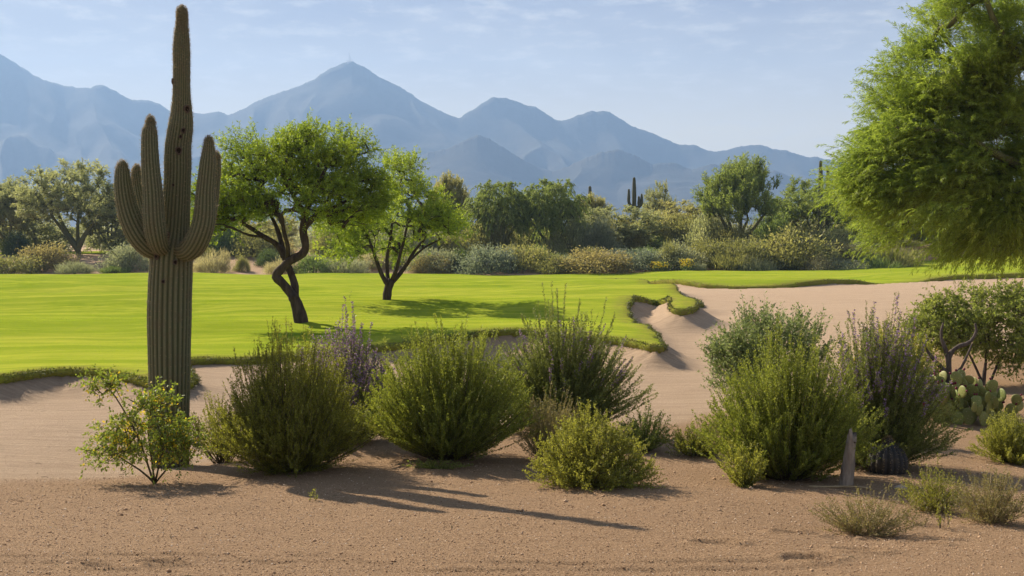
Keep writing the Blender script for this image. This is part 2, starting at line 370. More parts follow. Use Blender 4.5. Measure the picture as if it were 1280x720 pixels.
def lawn_z(x, y):
    x = np.asarray(x, float).ravel(); y = np.asarray(y, float).ravel()
    return _lawn0(x, y) + (fbm(x / 8 + 3, y / 6 + 9, 3) - .5) * .5 + (fbm(x / 1.6, y / 1.6, 2) - .5) * .035 + 0.26 * np.sin(y * .42 + x * .06 + 1.6 * fbm(x / 18, y / 18, 2)) * smooth(30, 37, y) * (1 - smooth(72, 90, y))

E2 = np.array([(p.x, p.y) for p in epts]); B2 = np.array([(p.x, p.y) for p in bpts])
edge_line = catmull(E2, 620)
seg = np.linalg.norm(np.diff(edge_line, axis=0), axis=1); s_ = np.concatenate([[0], np.cumsum(seg)])
st = [0.0]
while st[-1] < s_[-1]:
    yy = np.interp(st[-1], s_, edge_line[:, 1]); st.append(st[-1] + max(.16, .0085 * yy))
st = np.array(st[:-1]); edge_line = np.stack([np.interp(st, s_, edge_line[:, 0]), np.interp(st, s_, edge_line[:, 1])], 1)
_en = (np.array([fbm(np.array([a * 1.3]), np.array([2.0]), 3)[0] for a in st]) - .5)
tg = unit(np.gradient(edge_line, axis=0)); edge_nrm = np.stack([tg[:, 1], -tg[:, 0]], 1)    # points out of the lawn, onto the sand
_eh = np.array([fbm(np.array([a * 5.0]), np.array([9.0]), 2)[0] for a in st]) - .5
edge_line = edge_line + edge_nrm * (_en * .30 + _eh * .12)[:, None]
back_line = catmull(B2, 60)
LAWN = np.concatenate([edge_line, back_line])

def inside(poly, x, y):
    r = np.zeros(len(x), bool); xj, yj = poly[-1]
    for xi, yi in poly:
        c = ((yi > y) != (yj > y)) & (x < (xj - xi) * (y - yi) / (yj - yi + 1e-12) + xi); r ^= c; xj, yj = xi, yi
    return r
def edge_dist(x, y):
    o = np.full(len(x), 1e9); P = edge_line
    for i in range(0, len(x), 20000):
        d = (x[i:i + 20000, None] - P[:, 0]) ** 2 + (y[i:i + 20000, None] - P[:, 1]) ** 2
        o[i:i + 20000] = np.sqrt(d.min(1))
    return o

def ground_z(x, y, fine=False):
    x = np.asarray(x, float).ravel(); y = np.asarray(y, float).ravel()
    rad = np.hypot(x, y)
    xc = np.clip(x, -45, 55); yc = np.clip(y, -12, 100)
    z = _near(xc, yc)
    far = .6 + 1.7 * smooth(96, 116, y) + .9 * smooth(120, 190, y) + np.clip(y - 190, 0, 400) * .012 + (fbm(x / 30, y / 30, 3) - .5) * .8
    far = far + 1.1 * smooth(30, 50, x) * smooth(85, 115, y)
    wfar = np.maximum(smooth(92, 101, y), smooth(45, 80, np.abs(x)))
    z = z * (1 - wfar) + far * wfar
    z = z + (fbm(x / 2.3, y / 2.3, 4) - .5) * .09 * smooth(0, 6, y) * (1 - smooth(14, 22, y)) + (fbm(x / 9, y / 9, 2) - .5) * .10 * smooth(14, 30, y)
    near = (y > 15) & (y < 125) & (np.abs(x) < 75)
    if near.any():
        xi, yi = x[near], y[near]; lz = lawn_z(xi, yi); ins = inside(LAWN, xi, yi); ds = edge_dist(xi, yi); zi = z[near]
        zi = zi - .60 * np.exp(-((xi - 6.5) / 2.3) ** 2 - ((yi - 35.5) / 5.0) ** 2) - .25 * np.exp(-((xi - 9.5) / 2.2) ** 2 - ((yi - 47) / 5.0) ** 2)      # the deep pocket under the nose of the lawn
        wd = np.where(xi > 1.5, np.clip(.042 * yi, .9, 1.9), .95)
        rise = np.clip(1 - ds / wd, 0, 1) ** 1.8
        kf = 1 + .02 * np.maximum(yi - 22, 0); zo = zi + np.maximum(lz - .17 * kf - zi, 0) * rise
        zin = np.minimum(zi + .3, lz - .10 - np.clip(ds, 0, .8) * .5)
        zin = np.where(ds < .35, lz - .17 * kf - .02, zin)
        z[near] = np.where(ins, zin, zo)
    if fine:
        m = (y < 40) & (y > 0)
        # rake grooves and wheel tracks across the gravel, small footprints
        xx, yy = x[m], y[m]
        wv = yy + .10 * np.sin(xx * .5 + 1) + .02 * xx + .16 * (fbm(xx / 2.5, yy / 2.5, 2) - .5)
        amp = .0045 * smooth(.42, .62, fbm(xx / 3.5 + 8, yy / 1.2, 2)) * (1 - smooth(9.5, 13, yy))
        dz = amp * np.sin(wv * 2 * np.pi / .13)
        for cyy, bend, x0, x1 in ((6.05, .035, -3.6, -.9), (6.28, .035, -3.6, -.9), (5.75, -.02, -.5, 1.8), (5.95, -.02, -.5, 1.9)):
            d = np.abs(yy - (cyy - bend * (xx + 1.6) ** 2)); dz -= .022 * np.exp(-(d / .035) ** 2) * smooth(x0 - .6, x0 + .3, xx) * (1 - smooth(x1 - .3, x1 + .6, xx))
        dz += (fbm(xx * 3, yy * 3, 3) - .5) * .022 * (1 - smooth(14, 18, yy)) + (fbm(xx / .8, yy / .35, 3) - .5) * .03 * smooth(11, 14, yy)
        for fx, fy in ((2.0, 7.25), (2.28, 7.35), (2.55, 7.25), (2.85, 7.15), (1.35, 6.75), (1.8, 6.2), (-2.3, 5.9), (-2.05, 6.0), (3.4, 8.3), (2.2, 6.5)):
            dd = ((xx - fx) / .13) ** 2 + ((yy - fy) / .075) ** 2; dz += -.045 * np.exp(-dd) + .022 * np.exp(-((np.sqrt(dd) - 1.5) / .4) ** 2)
        z[m] += dz
    return z
def gz(x, y): return float(ground_z([x], [y])[0])
def on_ground(px, D, py=None):
    """point on the ground under photograph column px at distance D"""
    p = at(px, 360, D); return Vector((p.x, p.y, gz(p.x, p.y)))
def on_lawn(px, D):
    p = at(px, 360, D); return Vector((p.x, p.y, float(lawn_z([p.x], [p.y])[0])))

def build_ground():
    front = np.radians(np.linspace(-33, 33, 560)); back = np.radians(np.linspace(33, 327, 150)[1:-1])
    th = np.concatenate([front, back]); rr = [1.2]
    while rr[-1] < 70: rr.append(rr[-1] * 1.0052)
    while rr[-1] < 130: rr.append(rr[-1] * 1.012)
    while rr[-1] < 4500: rr.append(rr[-1] * 1.06)
    rr = np.array(rr); Rr, T = np.meshgrid(rr, th, indexing='ij'); x = (Rr * np.sin(T)).ravel(); y = (Rr * np.cos(T)).ravel()
    z = ground_z(x, y, True)
    n, k = Rr.shape; idx = np.arange(n * k).reshape(n, k); nx = np.roll(idx, -1, 1)
    f = np.stack([idx[:-1], idx[1:], nx[1:], nx[:-1]], -1).reshape(-1, 4)
    mb = MB(); mb.add(np.stack([x, y, z], 1), f)
    c = mb.n; mb.add([[0, 0, gz(0, 0)]], np.zeros((0, 3), int))
    mb.f.append(np.stack([idx[0], nx[0], np.full(k, c)], -1))
    me = mb.mesh('sand_ground', True)
    yb = np.interp(x / np.maximum(y, 1), [-.5, -.34, -.25, -.1, .15, .3, .40], [10.5, 11.2, 13.0, 14.2, 15.5, 20, 27])
    g = 1 - smooth(-.8, .8, y - yb + (fbm(x * .9, y * .9, 3) - .5) * 2.4)
    g = np.maximum(g, .8 * smooth(95, 100, y)); g = np.maximum(g, (y < 4) * 1.0)
    a = me.attributes.new('gravel', 'FLOAT', 'POINT'); a.data.foreach_set('value', np.append(g, 1.0).astype(np.float32))
    o = link('sand_ground', me, M['ground']); tag(o, 'pinkish gravel and raked bunker sand across the whole place', None, kind='structure'); return o
build_ground()

def build_lawn():
    rng = np.random.default_rng(3)
    rr = [18.5]
    while rr[-1] < 150: rr.append(rr[-1] * 1.017)
    rr = np.array(rr); th = np.radians(np.arange(-46, 40, .62)); Rr, T = np.meshgrid(rr, th, indexing='ij')
    x = (Rr * np.sin(T)).ravel() + rng.normal(size=Rr.size) * .05; y = (Rr * np.cos(T)).ravel() + rng.normal(size=Rr.size) * .05
    ok = inside(LAWN, x, y); x, y = x[ok], y[ok]; ds = edge_dist(x, y); ok = ds > .02 * y * .35; x, y = x[ok], y[ok]
    # extra rings just inside the lip
    off = [edge_line - edge_nrm * d for d in (.10, .30)]
    ins2 = [o[inside(LAWN, o[:, 0], o[:, 1]) & (edge_dist(o[:, 0], o[:, 1]) > .07)] for o in off]
    P = np.concatenate([LAWN, np.stack([x, y], 1)] + ins2); nb = len(LAWN)
    vs, es, fs, ov, oe, of = geometry.delaunay_2d_cdt([Vector(p) for p in P], [(i, (i + 1) % nb) for i in range(nb)], [], 1, 1e-4)
    V = np.array([tuple(v) for v in vs]); dz = edge_dist(V[:, 0], V[:, 1])
    z = lawn_z(V[:, 0], V[:, 1]) - .06 * np.exp(-(dz / .12) ** 2)
    mb = MB(); F3 = np.array([f for f in fs if len(f) == 3])
    a, b, c = V[F3[:, 0]], V[F3[:, 1]], V[F3[:, 2]]
    cr_ = (b[:, 0] - a[:, 0]) * (c[:, 1] - a[:, 1]) - (b[:, 1] - a[:, 1]) * (c[:, 0] - a[:, 0]); F3[cr_ < 0] = F3[cr_ < 0][:, ::-1]
    mb.add(np.column_stack([V, z]), F3)
    # the lip: bulges out over the sand, then tucks under
    L = edge_line; zl = lawn_z(L[:, 0], L[:, 1]) - .06; rings = [np.column_stack([L, zl])]
    for o_, d_ in ((.035, .035), (.04, .09), (.0, .15), (-.12, .8)): rings.append(np.column_stack([L + edge_nrm * o_, zl - d_ * (1 + .02 * np.maximum(L[:, 1] - 22, 0))]))
    n = len(L); G = np.concatenate(rings); idx = np.arange(len(G)).reshape(-1, n)
    mb.add(G, np.stack([idx[:-1, :-1], idx[:-1, 1:], idx[1:, 1:], idx[1:, :-1]], -1).reshape(-1, 4))
    # back skirt
    Bk = back_line; zb = lawn_z(Bk[:, 0], Bk[:, 1]); G = np.concatenate([np.column_stack([Bk, zb]), np.column_stack([Bk, zb - 1.0])]); idx = np.arange(len(G)).reshape(2, -1)
    mb.add(G, np.stack([idx[:-1, :-1], idx[:-1, 1:], idx[1:, 1:], idx[1:, :-1]], -1).reshape(-1, 4))
    me = mb.mesh('lawn', True)
    e = np.zeros(len(me.vertices), np.float32); e[:len(V)] = np.exp(-(dz / .55) ** 2); e[len(V):len(V) + 5 * n] = 1
    at_ = me.attributes.new('edge', 'FLOAT', 'POINT'); at_.data.foreach_set('value', e)
    o = link('lawn', me, M['lawn']); tag(o, 'bright green mown fairway lawn behind the bunker', None, kind='structure')
build_lawn()

def build_grass():
    rng = np.random.default_rng(5)
    mb = MB()                                   # long grass hanging over the lip
    m = 24000; i = rng.integers(0, len(edge_line) - 1, m * 2)
    keep = rng.random(m * 2) < np.clip(22 / edge_line[i, 1], .18, 1) * 1.0; i = i[keep]
    t = rng.random(len(i))[:, None]; p = edge_line[i] * (1 - t) + edge_line[i + 1] * t
    o = rng.uniform(-.10, .06, len(i)); p = p + edge_nrm[i] * o[:, None]; sc = np.clip(p[:, 1] / 26, .8, 2)
    zl = lawn_z(p[:, 0], p[:, 1]) - .05 - np.where(o > .0, rng.uniform(0, .13, len(i)) * (1 + .02 * np.maximum(p[:, 1] - 22, 0)), 0)
    d = np.column_stack([edge_nrm[i] * rng.uniform(.0, 1.1, (len(i), 1)), rng.uniform(-.9, .9, len(i))]) + rng.normal(size=(len(i), 3)) * .35
    add_leaves(mb, np.column_stack([p, zl]), d, rng.uniform(.04, .10, len(i)) * np.sqrt(sc), .012 * sc, rng)
    g = mb.obj('lip_grass', M['lip_blade']); tag(g, 'longer shaggy grass hanging over the bunker lip', 'grass', kind='stuff')
    mb = MB(); n = 110000
    th = R(-30) + rng.random(n) * R(44); rr = 18.5 + (rng.random(n) ** 1.3) * 42; x = rr * np.sin(th); y = rr * np.cos(th)
    ok = inside(LAWN, x, y) & (rng.random(n) < np.clip((52 - rr) / 26, 0, 1)); x, y = x[ok], y[ok]; sc = y / 22
    p = np.column_stack([x, y, lawn_z(x, y) - .012]); d = rng.normal(size=p.shape) * .45; d[:, 2] = 1
    add_leaves(mb, p, d, rng.uniform(.012, .028, len(p)) * np.sqrt(sc), .010 * sc, rng)
    g = mb.obj('lawn_grass', M['blade']); tag(g, 'short upright grass blades on the near lawn', 'grass', kind='stuff')
build_grass()

# far fairway strips beyond the scrub
def strip(px0, px1, D0, D1, zt):
    a, b = at(px0, 360, D0).x, at(px1, 360, D0).x; rng = np.linspace(0, 1, 40)
    top = []
    for v in np.linspace(0, 1, 5):
        y = D0 + (D1 - D0) * v; x = a + (b - a) * rng; y = y + .8 * np.sin(rng * 7)
        top.append(np.column_stack([x, y, ground_z(x, y) + .10 + zt * v]))
    G = np.concatenate([np.column_stack([top[0][:, :2], top[0][:, 2] - .6])] + top + [np.column_stack([top[-1][:, :2], top[-1][:, 2] - 1.5])]); idx = np.arange(len(G)).reshape(-1, 40)
    mb = MB(); mb.add(G, np.stack([idx[:-1, :-1], idx[:-1, 1:], idx[1:, 1:], idx[1:, :-1]], -1).reshape(-1, 4))
    return mb.obj('far_fairway', M['lawn'], smooth_shade=True)
tag(strip(-60, 205, 117, 124, .25), 'far green fairway strip behind the scrub at the left', kind='structure')
tag(strip(600, 800, 108, 122, .35), 'far green fairway strip behind the scrub in the middle', kind='structure')

# ------------------------------------------------------------------ mountains and haze
def ridge(name, sil, Dc, depth_front, depth_back, seed, carve, label):
    sil = np.array(sil, float); n = 1500
    px = np.linspace(sil[0, 0], sil[-1, 0], n); py = np.interp(px, sil[:, 0], sil[:, 1])
    ker = np.hanning(5); ker /= ker.sum(); py = np.convolve(np.pad(py, 2, mode='edge'), ker, 'valid')
    pyn = py + (fbm(px / 11 + seed, px * 0 + seed, 4, .65) - .5) * 5.0 * np.clip((310 - py) / 120, .15, 1)
    pts = [at(a, b, Dc) for a, b in zip(px, pyn)]; Hc = np.array([p.z for p in pts]); X = np.array([p.x for p in pts]); kw = np.hanning(161); kw /= kw.sum(); Hs = np.convolve(np.pad(Hc, 80, mode='edge'), kw, 'valid')
    rows = []
    for t in np.concatenate([np.linspace(0, 1, 90), np.linspace(1.06, 2, 16)]):
        H = Hs + (Hc - Hs) * min(1, t) ** 26
        if t <= 1:
            y = Dc - depth_front * (1 - t) + 120 * (fbm(X / 500 + seed, X * 0 + t * 2, 2) - .5) * (1 - t)
            wx = X + 500 * (fbm(X / 900 + seed, X * 0 + t * 1.4, 2) - .5)
            r1 = 1 - np.abs(2 * fbm(wx / (300 if Dc > 4000 else 420) + seed * 3, X * 0 + t * 2.2, 3, .42) - 1)
            r2 = 1 - np.abs(2 * fbm(wx / 150 + seed * 5, X * 0 + t * 7, 3, .5) - 1)
            zz_ = H * (t ** 1.12) * (1 - carve * (1 - r1 ** 1.5) * min(1, 6 * t) * (1 - t ** 6)) - 35 * (1 - r2) * (1 - t ** 8) * min(1, t * 3) * (H / 700)
            zz_ = zz_ - 10 * (1 - t)
        else:
            y = Dc + depth_back * (t - 1) + X * 0; zz_ = H * (1 - (t - 1) ** 1.2) - 10 * (t - 1)
        f = y / Dc
        rows.append(np.column_stack([X * (f if t <= 1 else 1), y, zz_]))
    G = np.concatenate(rows); idx = np.arange(len(G)).reshape(len(rows), n)
    mb = MB(); mb.add(G, np.stack([idx[:-1, :-1], idx[:-1, 1:], idx[1:, 1:], idx[1:, :-1]], -1).reshape(-1, 4))
    o = mb.obj(name, M['rock'], smooth_shade=True); tag(o, label, kind='structure'); return o
main_sil = [(-700, 205), (-600, 190), (-300, 120), (-120, 70), (-60, 62), (0, 67), (15, 77), (30, 86), (55, 101), (64, 101), (80, 108), (113, 111), (120, 107), (130, 107), (150, 117), (165, 125), (185, 125), (200, 130), (213, 138), (240, 141), (255, 141), (272, 139), (286, 144), (300, 137), (330, 122), (362, 111), (390, 100), (412, 86), (430, 78), (440, 77), (455, 84), (478, 98), (500, 109), (530, 128), (555, 140), (574, 148), (596, 133), (614, 123), (633, 122), (652, 130), (670, 134), (692, 149), (702, 152), (720, 144), (743, 138), (762, 141), (790, 157), (822, 170), (848, 180), (870, 181), (888, 190), (900, 190), (935, 182), (950, 181), (965, 186), (985, 188), (1000, 194), (1030, 198), (1100, 212), (1200, 228), (1400, 250), (1700, 275)]
ridge('mountain_range', main_sil, 4200, 1500, 450, 3.1, .42, 'hazy blue mountain range with a sharp pyramid peak')
ridge('mountain_foothills', [(240, 300), (300, 268), (360, 245), (420, 228), (470, 222), (512, 208), (535, 190), (560, 186), (580, 176), (597, 169), (612, 173), (640, 191), (665, 206), (690, 214), (712, 207), (735, 196), (752, 190), (770, 187), (790, 193), (815, 205), (840, 203), (865, 212), (890, 204), (915, 210), (940, 217), (970, 213), (1000, 226), (1060, 240), (1160, 262), (1300, 296)], 3300, 900, 500, 8.7, .38, 'lower hazy foothills in front of the mountain range')

hz = MB()
x0, x1, y0, y1, z0, z1 = -5200, 6200, -300, 4750, -4.0, 850
hz.add([(x0, y0, z0), (x1, y0, z0), (x1, y1, z0), (x0, y1, z0), (x0, y0, z1), (x1, y0, z1), (x1, y1, z1), (x0, y1, z1)], [(0, 3, 2, 1), (4, 5, 6, 7), (0, 1, 5, 4), (1, 2, 6, 5), (2, 3, 7, 6), (3, 0, 4, 7)])
hm = bpy.data.materials.new('haze'); hm.use_nodes = True; hm.node_tree.nodes.clear()
ho = hm.node_tree.nodes.new('ShaderNodeOutputMaterial'); pv = hm.node_tree.nodes.new('ShaderNodeVolumePrincipled')
pv.inputs['Color'].default_value = (*HAZE_COLOR, 1); pv.inputs['Density'].default_value = HAZE_DENSITY; pv.inputs['Anisotropy'].default_value = 0.20
hm.node_tree.links.new(pv.outputs[0], ho.inputs['Volume'])
h_ = hz.obj('haze', hm); tag(h_, 'thin bluish desert haze that fades the far mountains', kind='stuff')

# ------------------------------------------------------------------ plant builders
def bez(a, b, c, t): return a * (1 - t) ** 2 + 2 * b * t * (1 - t) + c * t ** 2
def bezd(a, b, c, t): return 2 * (b - a) * (1 - t) + 2 * (c - b) * t

def bush(name, loc, label, cat='shrub', H=1.4, Rx=1.0, Ry=None, ns=200, seed=1, thmax=72, zmin=.22, arch=.55, lift=.40, side=5, sideL=.24, sidespread=.6,
         leafL=.02, leafW=.008, dens=110, sdens=130, bare=.3, lean=(0, 0), leaf='sage', stem='stem', flower=None, flowerfrac=.5, fl=.2, fdens=140, jit=.10, stem_r=.0042, group=None, tipout=1.0, upl=.35, spikes=0.0):
    rng = np.random.default_rng(seed); Ry = (Ry or Rx) * 1.12; Rx = Rx * 1.15; H = H * 1.05; leafL *= 1.3; leafW *= 1.35; dens *= 1.3; sdens *= 1.4; sideL *= 1.1; ns = int(ns * (1.9 if H > 1.2 else 1.3))
    o = empty(name, loc, label, cat, group)
    u = rng.random(ns) ** .5; phi = rng.random(ns) * 2 * np.pi
    tz = H * (1 - (1 - zmin) * u ** 2.3) * rng.uniform(.72, 1.04, ns) * (1 + spikes * (rng.random(ns) < .12))
    rr = u * rng.uniform(.80, 1.08, ns)
    lump = .74 + .50 * fbm(np.cos(phi) * 1.6 + seed * 7, np.sin(phi) * 1.6 + u * 2, 2)
    tip = np.stack([Rx * rr * np.cos(phi) * lump + lean[0] * tz / H, Ry * rr * np.sin(phi) * lump + lean[1] * tz / H, tz * lump], 1)
    base = np.stack([tip[:, 0] * .07, tip[:, 1] * .07, np.full(ns, -.03)], 1) + rng.normal(size=(ns, 3)) * [.03, .03, 0]
    ctrl = np.stack([tip[:, 0] * arch * tipout, tip[:, 1] * arch * tipout, tz * lift], 1) + rng.normal(size=(ns, 3)) * jit * H * .5
    st_ = MB()
    tt = np.linspace(0, 1, 7)[:, None]
    for i in range(ns):
        add_tube(st_, bez(base[i], ctrl[i], tip[i], tt), np.linspace(stem_r, stem_r * .25, 7) * rng.uniform(.6, 1.3) * (2.6 if rng.random() < .05 else 1), 3, rng.random(), False)
    # side shoots
    k = ns * side; si = np.repeat(np.arange(ns), side); t = rng.uniform(max(bare - .14, .10), .97, k)[:, None]
    s0 = bez(base[si], ctrl[si], tip[si], t); dd = unit(bezd(base[si], ctrl[si], tip[si], t))
    sd_ = unit(dd * .85 + rng.normal(size=(k, 3)) * sidespread + [0, 0, upl])
    sl = sideL * (1.15 - .65 * t[:, 0]) * rng.uniform(.5, 1.2, k)
    s1 = s0 + sd_ * sl[:, None] * .55; s2 = s0 + unit(sd_ + dd * .5 + [0, 0, upl * .7]) * sl[:, None]
    sel = rng.random(k) < .35
    q = np.stack([s0, s0 + (s2 - s0) * .0 + np.array([0, 0, .003]), s2, s2], 1)[sel]
    wv_ = np.array([[.0022, 0, 0]])
    qq = np.stack([s0[sel] - wv_, s0[sel] + wv_, s2[sel] + wv_ * .3], 1).reshape(-1, 3)
    st_.add(qq, np.arange(len(qq)).reshape(-1, 3), .5)
    st_.obj('stems', M[stem], o)
    lf = MB()
    def along(a, b, c, lens, dn, t0, t1=1.0, L=leafL, W=leafW, mb=lf, out=.7):
        cnt = np.maximum((lens * dn * (t1 - t0)).astype(int), 0); ii = np.repeat(np.arange(len(a)), cnt); t = (t0 + (t1 - t0) * rng.random(len(ii)))[:, None]
        p = bez(a[ii], b[ii], c[ii], t); d = unit(bezd(a[ii], b[ii], c[ii], t)); r = rng.normal(size=d.shape); r = unit(r - d * np.sum(r * d, 1, keepdims=True))
        var = np.clip(rng.normal(.45, .28, len(ii)) + .15 * (t[:, 0] - .5), 0, 1)
        add_leaves(mb, p + r * .002, d * .75 + r * out, L * rng.uniform(.6, 1.25, len(ii)), W * rng.uniform(.7, 1.2, len(ii)), rng, var)
    ln = np.linalg.norm(tip - base, axis=1) * 1.08
    along(base, ctrl, tip, ln, dens, bare); along(s0, s1, s2, sl, sdens, .05)
    lf.obj('foliage', M[leaf], o)
    if flower:
        fm = MB(); pick = np.where((rng.random(ns) < flowerfrac) & (tz > H * .45))[0]
        if len(pick): along(base[pick], ctrl[pick], tip[pick], ln[pick], fdens, 1 - fl, 1.0, .024, .019, fm, 1.2)
        pk = rng.random(k) < flowerfrac * .35; pk &= s2[:, 2] > H * .5
        if pk.any(): along(s0[pk], s1[pk], s2[pk], sl[pk], fdens, .4, 1.0, .024, .019, fm, 1.2)
        fm.obj('flowers', M[flower], o)['kind'] = 'stuff'
    return o

def clustered(rng, c, r, n, k, sub, shell=.3, zcut=-1.0):
    C = ellipsoid_points(rng, c, r, k, shell, zcut); i = rng.integers(0, k, n)
    v = unit(rng.normal(size=(n, 3))) * (rng.random((n, 1)) ** .5) * sub * [1, 1, .55]
    return C[i] + v

class Tree:
    """limbs are given, finer branches reach for points spread through the crown"""
    def __init__(s, seed): s.rng = np.random.default_rng(seed); s.pos = []; s.par = []; s.rad = []; s.tips = []; s.ok = []
    def limb(s, pts, r0, r1, start=None, attach_from=0.0, n=None):
        pts = np.asarray(pts, float); n = n or max(6, int(np.linalg.norm(np.diff(pts, axis=0), axis=1).sum() / .12)); P = catmull(pts, n)
        prev = -1
        if start is not None:
            prev = int(np.argmin(np.linalg.norm(np.array(s.pos) - P[0], axis=1)))
        for i, p in enumerate(P):
            s.pos.append(p); s.par.append(prev); s.rad.append(r0 + (r1 - r0) * i / (n - 1)); s.ok.append(i / (n - 1) >= attach_from); prev = len(s.pos) - 1
        return s
    def grow(s, targets, step=.22, sag=.0, wob=.05, up=.15, minrad=.006):
        T = np.asarray(targets); c0 = np.array(s.pos)[np.array(s.ok)].mean(0)
        order = np.argsort(np.linalg.norm(T - c0, axis=1)); rng = s.rng; n0 = len(s.pos)
        for j in order:
            q = T[j]; P = np.array(s.pos); okk = np.array(s.ok)
            d = np.linalg.norm(P - q, axis=1) + np.where(okk, 0, 1e6) + np.where(P[:, 2] > q[2] + .1, .35, 0)
            i = int(np.argmin(d)); L = d[i]
            if L > 1e5: continue
            k = max(2, int(L / step)); p0 = P[i]; pi = s.par[i]; td = unit(P[i] - P[pi]) if pi >= 0 else np.array([0, 0, 1.])
            ctrl = p0 + td * L * .35 + (q - p0) * .15 + np.array([0, 0, up * L]); prev = i
            for m in range(1, k + 1):
                t = m / k; p = bez(p0, ctrl, q, t) + (rng.normal(size=3) * wob * L * .3 if m < k else 0)
                s.pos.append(p); s.par.append(prev); s.rad.append(0); s.ok.append(True); prev = len(s.pos) - 1
            s.tips.append(prev)
        # pipe model radii
        n = len(s.pos); cnt = np.zeros(n)
        for t in s.tips: cnt[t] = 1
        for i in range(n - 1, -1, -1):
            if s.par[i] >= 0: cnt[s.par[i]] += cnt[i]
        for i in range(n0, n): s.rad[i] = max(minrad, minrad * cnt[i] ** .5)
        return s
    def wood(s, mb, kbig=8, ksmall=4, cut=.03, knob=0.0):
        n = len(s.pos); ch = [[] for _ in range(n)]
        for i, p in enumerate(s.par):
            if p >= 0: ch[p].append(i)
        stack = [(i, None) for i in range(n) if s.par[i] < 0]
        while stack:
            i, pp = stack.pop(); chain = [] if pp is None else [pp]; cur = i
            while True:
                chain.append(cur)
                if not ch[cur]: break
                nxt = max(ch[cur], key=lambda c: s.rad[c]); 
                for c in ch[cur]:
                    if c != nxt: stack.append((c, cur))
                cur = nxt
            if len(chain) < 2: continue
            rr = np.array([s.rad[c] for c in chain]); 
            if pp is not None: rr[0] = min(rr[0], rr[1] * 1.3)
            if knob: rr = rr * (1 + knob * (s.rng.random(len(rr)) - .5))
            add_tube(mb, np.array([s.pos[c] for c in chain]), rr, kbig if rr.max() > cut else ksmall, s.rng.random())
    def twigs(s, leaf, wood, per=5, tl=.4, droop=.15, spread=.9, out=.6, nl=14, L=.05, W=.015, upw=.1, ldir=.8, center=None, varsh=0.0, ends=.15):
        rng = s.rng; P = np.array(s.pos)[s.tips]; C = P.mean(0) if center is None else np.asarray(center)
        n = len(P); ii = np.repeat(np.arange(n), per); o = unit(P - C)
        d = unit(o[ii] * out + rng.normal(size=(len(ii), 3)) * spread + [0, 0, upw]); l = tl * rng.uniform(.45, 1.25, len(ii))
        a = P[ii] + rng.normal(size=(len(ii), 3)) * tl * ends; b = a + d * l[:, None] * .5; c = a + d * l[:, None] * .95 - np.array([0, 0, 1]) * (droop * l * rng.uniform(.4, 1.3, len(ii)))[:, None]
        wv = rng.normal(size=a.shape) * .003
        q = np.stack([a - wv, a + wv, c], 1).reshape(-1, 3); wood.add(q, np.arange(len(q)).reshape(-1, 3), .5)
        jj = np.repeat(np.arange(len(a)), nl); t = (rng.random(len(jj)) ** .85)[:, None]
        p = bez(a[jj], b[jj], c[jj], t); dd = unit(bezd(a[jj], b[jj], c[jj], t)); r = rng.normal(size=dd.shape); r = unit(r - dd * np.sum(r * dd, 1, keepdims=True))
        clump = np.repeat(rng.normal(0, .14, n), per)[jj]
        var = np.clip(rng.normal(.42, .2, len(jj)) + clump + varsh, 0, 1)
        add_leaves(leaf, p, dd * .7 + r * ldir - np.array([0, 0, droop * .6]), L * rng.uniform(.6, 1.3, len(jj)), W * rng.uniform(.7, 1.25, len(jj)), rng, var)

def ellipsoid_points(rng, c, r, n, shell=.35, zcut=-1.0):
    out = []
    while len(out) < n:
        v = rng.normal(size=3); v /= np.linalg.norm(v)
        if v[2] < zcut: continue
        q = (shell + (1 - shell) * rng.random()) ** .5 if rng.random() < .8 else rng.random()
        out.append(np.array(c) + v * q * np.array(r))
    return np.array(out)

# ------------------------------------------------------------------ the great saguaro
def saguaro_shape(pts, radii, nrib, ring=.045, tipround=True, sub=6, depth=.085, seed=0):
    rng = np.random.default_rng(seed); pts = np.asarray(pts, float)
    Ltot = np.linalg.norm(np.diff(pts, axis=0), axis=1).sum(); n = max(10, int(Ltot / ring)); P = catmull(pts, n)
    rad = catmull(np.column_stack([np.asarray(radii, float)] * 2), n)[:, 0]
    rad = rad * (1 + .055 * (fbm(np.arange(n) * .11 + seed * 3, np.zeros(n) + seed, 3) - .5) * 2)
    if tipround:                                       # rounded crown on the last ring
        T = unit(P[-1] - P[-2]); r = rad[-1]; a = np.linspace(0, 1, 9)[1:] * np.pi / 2
        P = np.vstack([P, P[-1] + T * (np.sin(a) * r * 1.15)[:, None]]); rad = np.concatenate([rad, np.maximum(np.cos(a) * r, .004)])
    n = len(P); T = unit(np.gradient(P, axis=0)); ref = np.array([1., 0, 0]); U = [unit(ref - T[0] * ref.dot(T[0]))]
    for i in range(1, n): U.append(unit(U[-1] - T[i] * np.dot(U[-1], T[i])))
    U = np.array(U); V = np.cross(T, U); k = nrib * sub; ph = np.arange(k) / k * 2 * np.pi
    wob = .22 * (fbm(np.arange(n)[:, None] * .07 + np.arange(nrib)[None] * 5.3 + seed, np.arange(n)[:, None] * 0. + seed, 2) - .5)
    hh = np.arange(n) * ring; ribp = (ph / (2 * np.pi) * nrib)[None] + .55 * (fbm(hh[:, None] * 1.3 + seed, np.cos(ph)[None] * .8 + np.sin(ph)[None] * .5 + 3, 2) - .5)
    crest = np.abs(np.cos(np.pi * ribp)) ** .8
    prof = 1 + depth * (crest - .6) + .05 * (fbm(hh[:, None] * 3 + seed, np.cos(ph)[None] * 2 + 7 + np.sin(ph)[None], 2) - .5)
    ring_ = P[:, None] + (rad[:, None] * prof)[:, :, None] * (np.cos(ph)[None, :, None] * U[:, None] + np.sin(ph)[None, :, None] * V[:, None])
    return P, rad, U, V, ph, ring_, crest, n, k

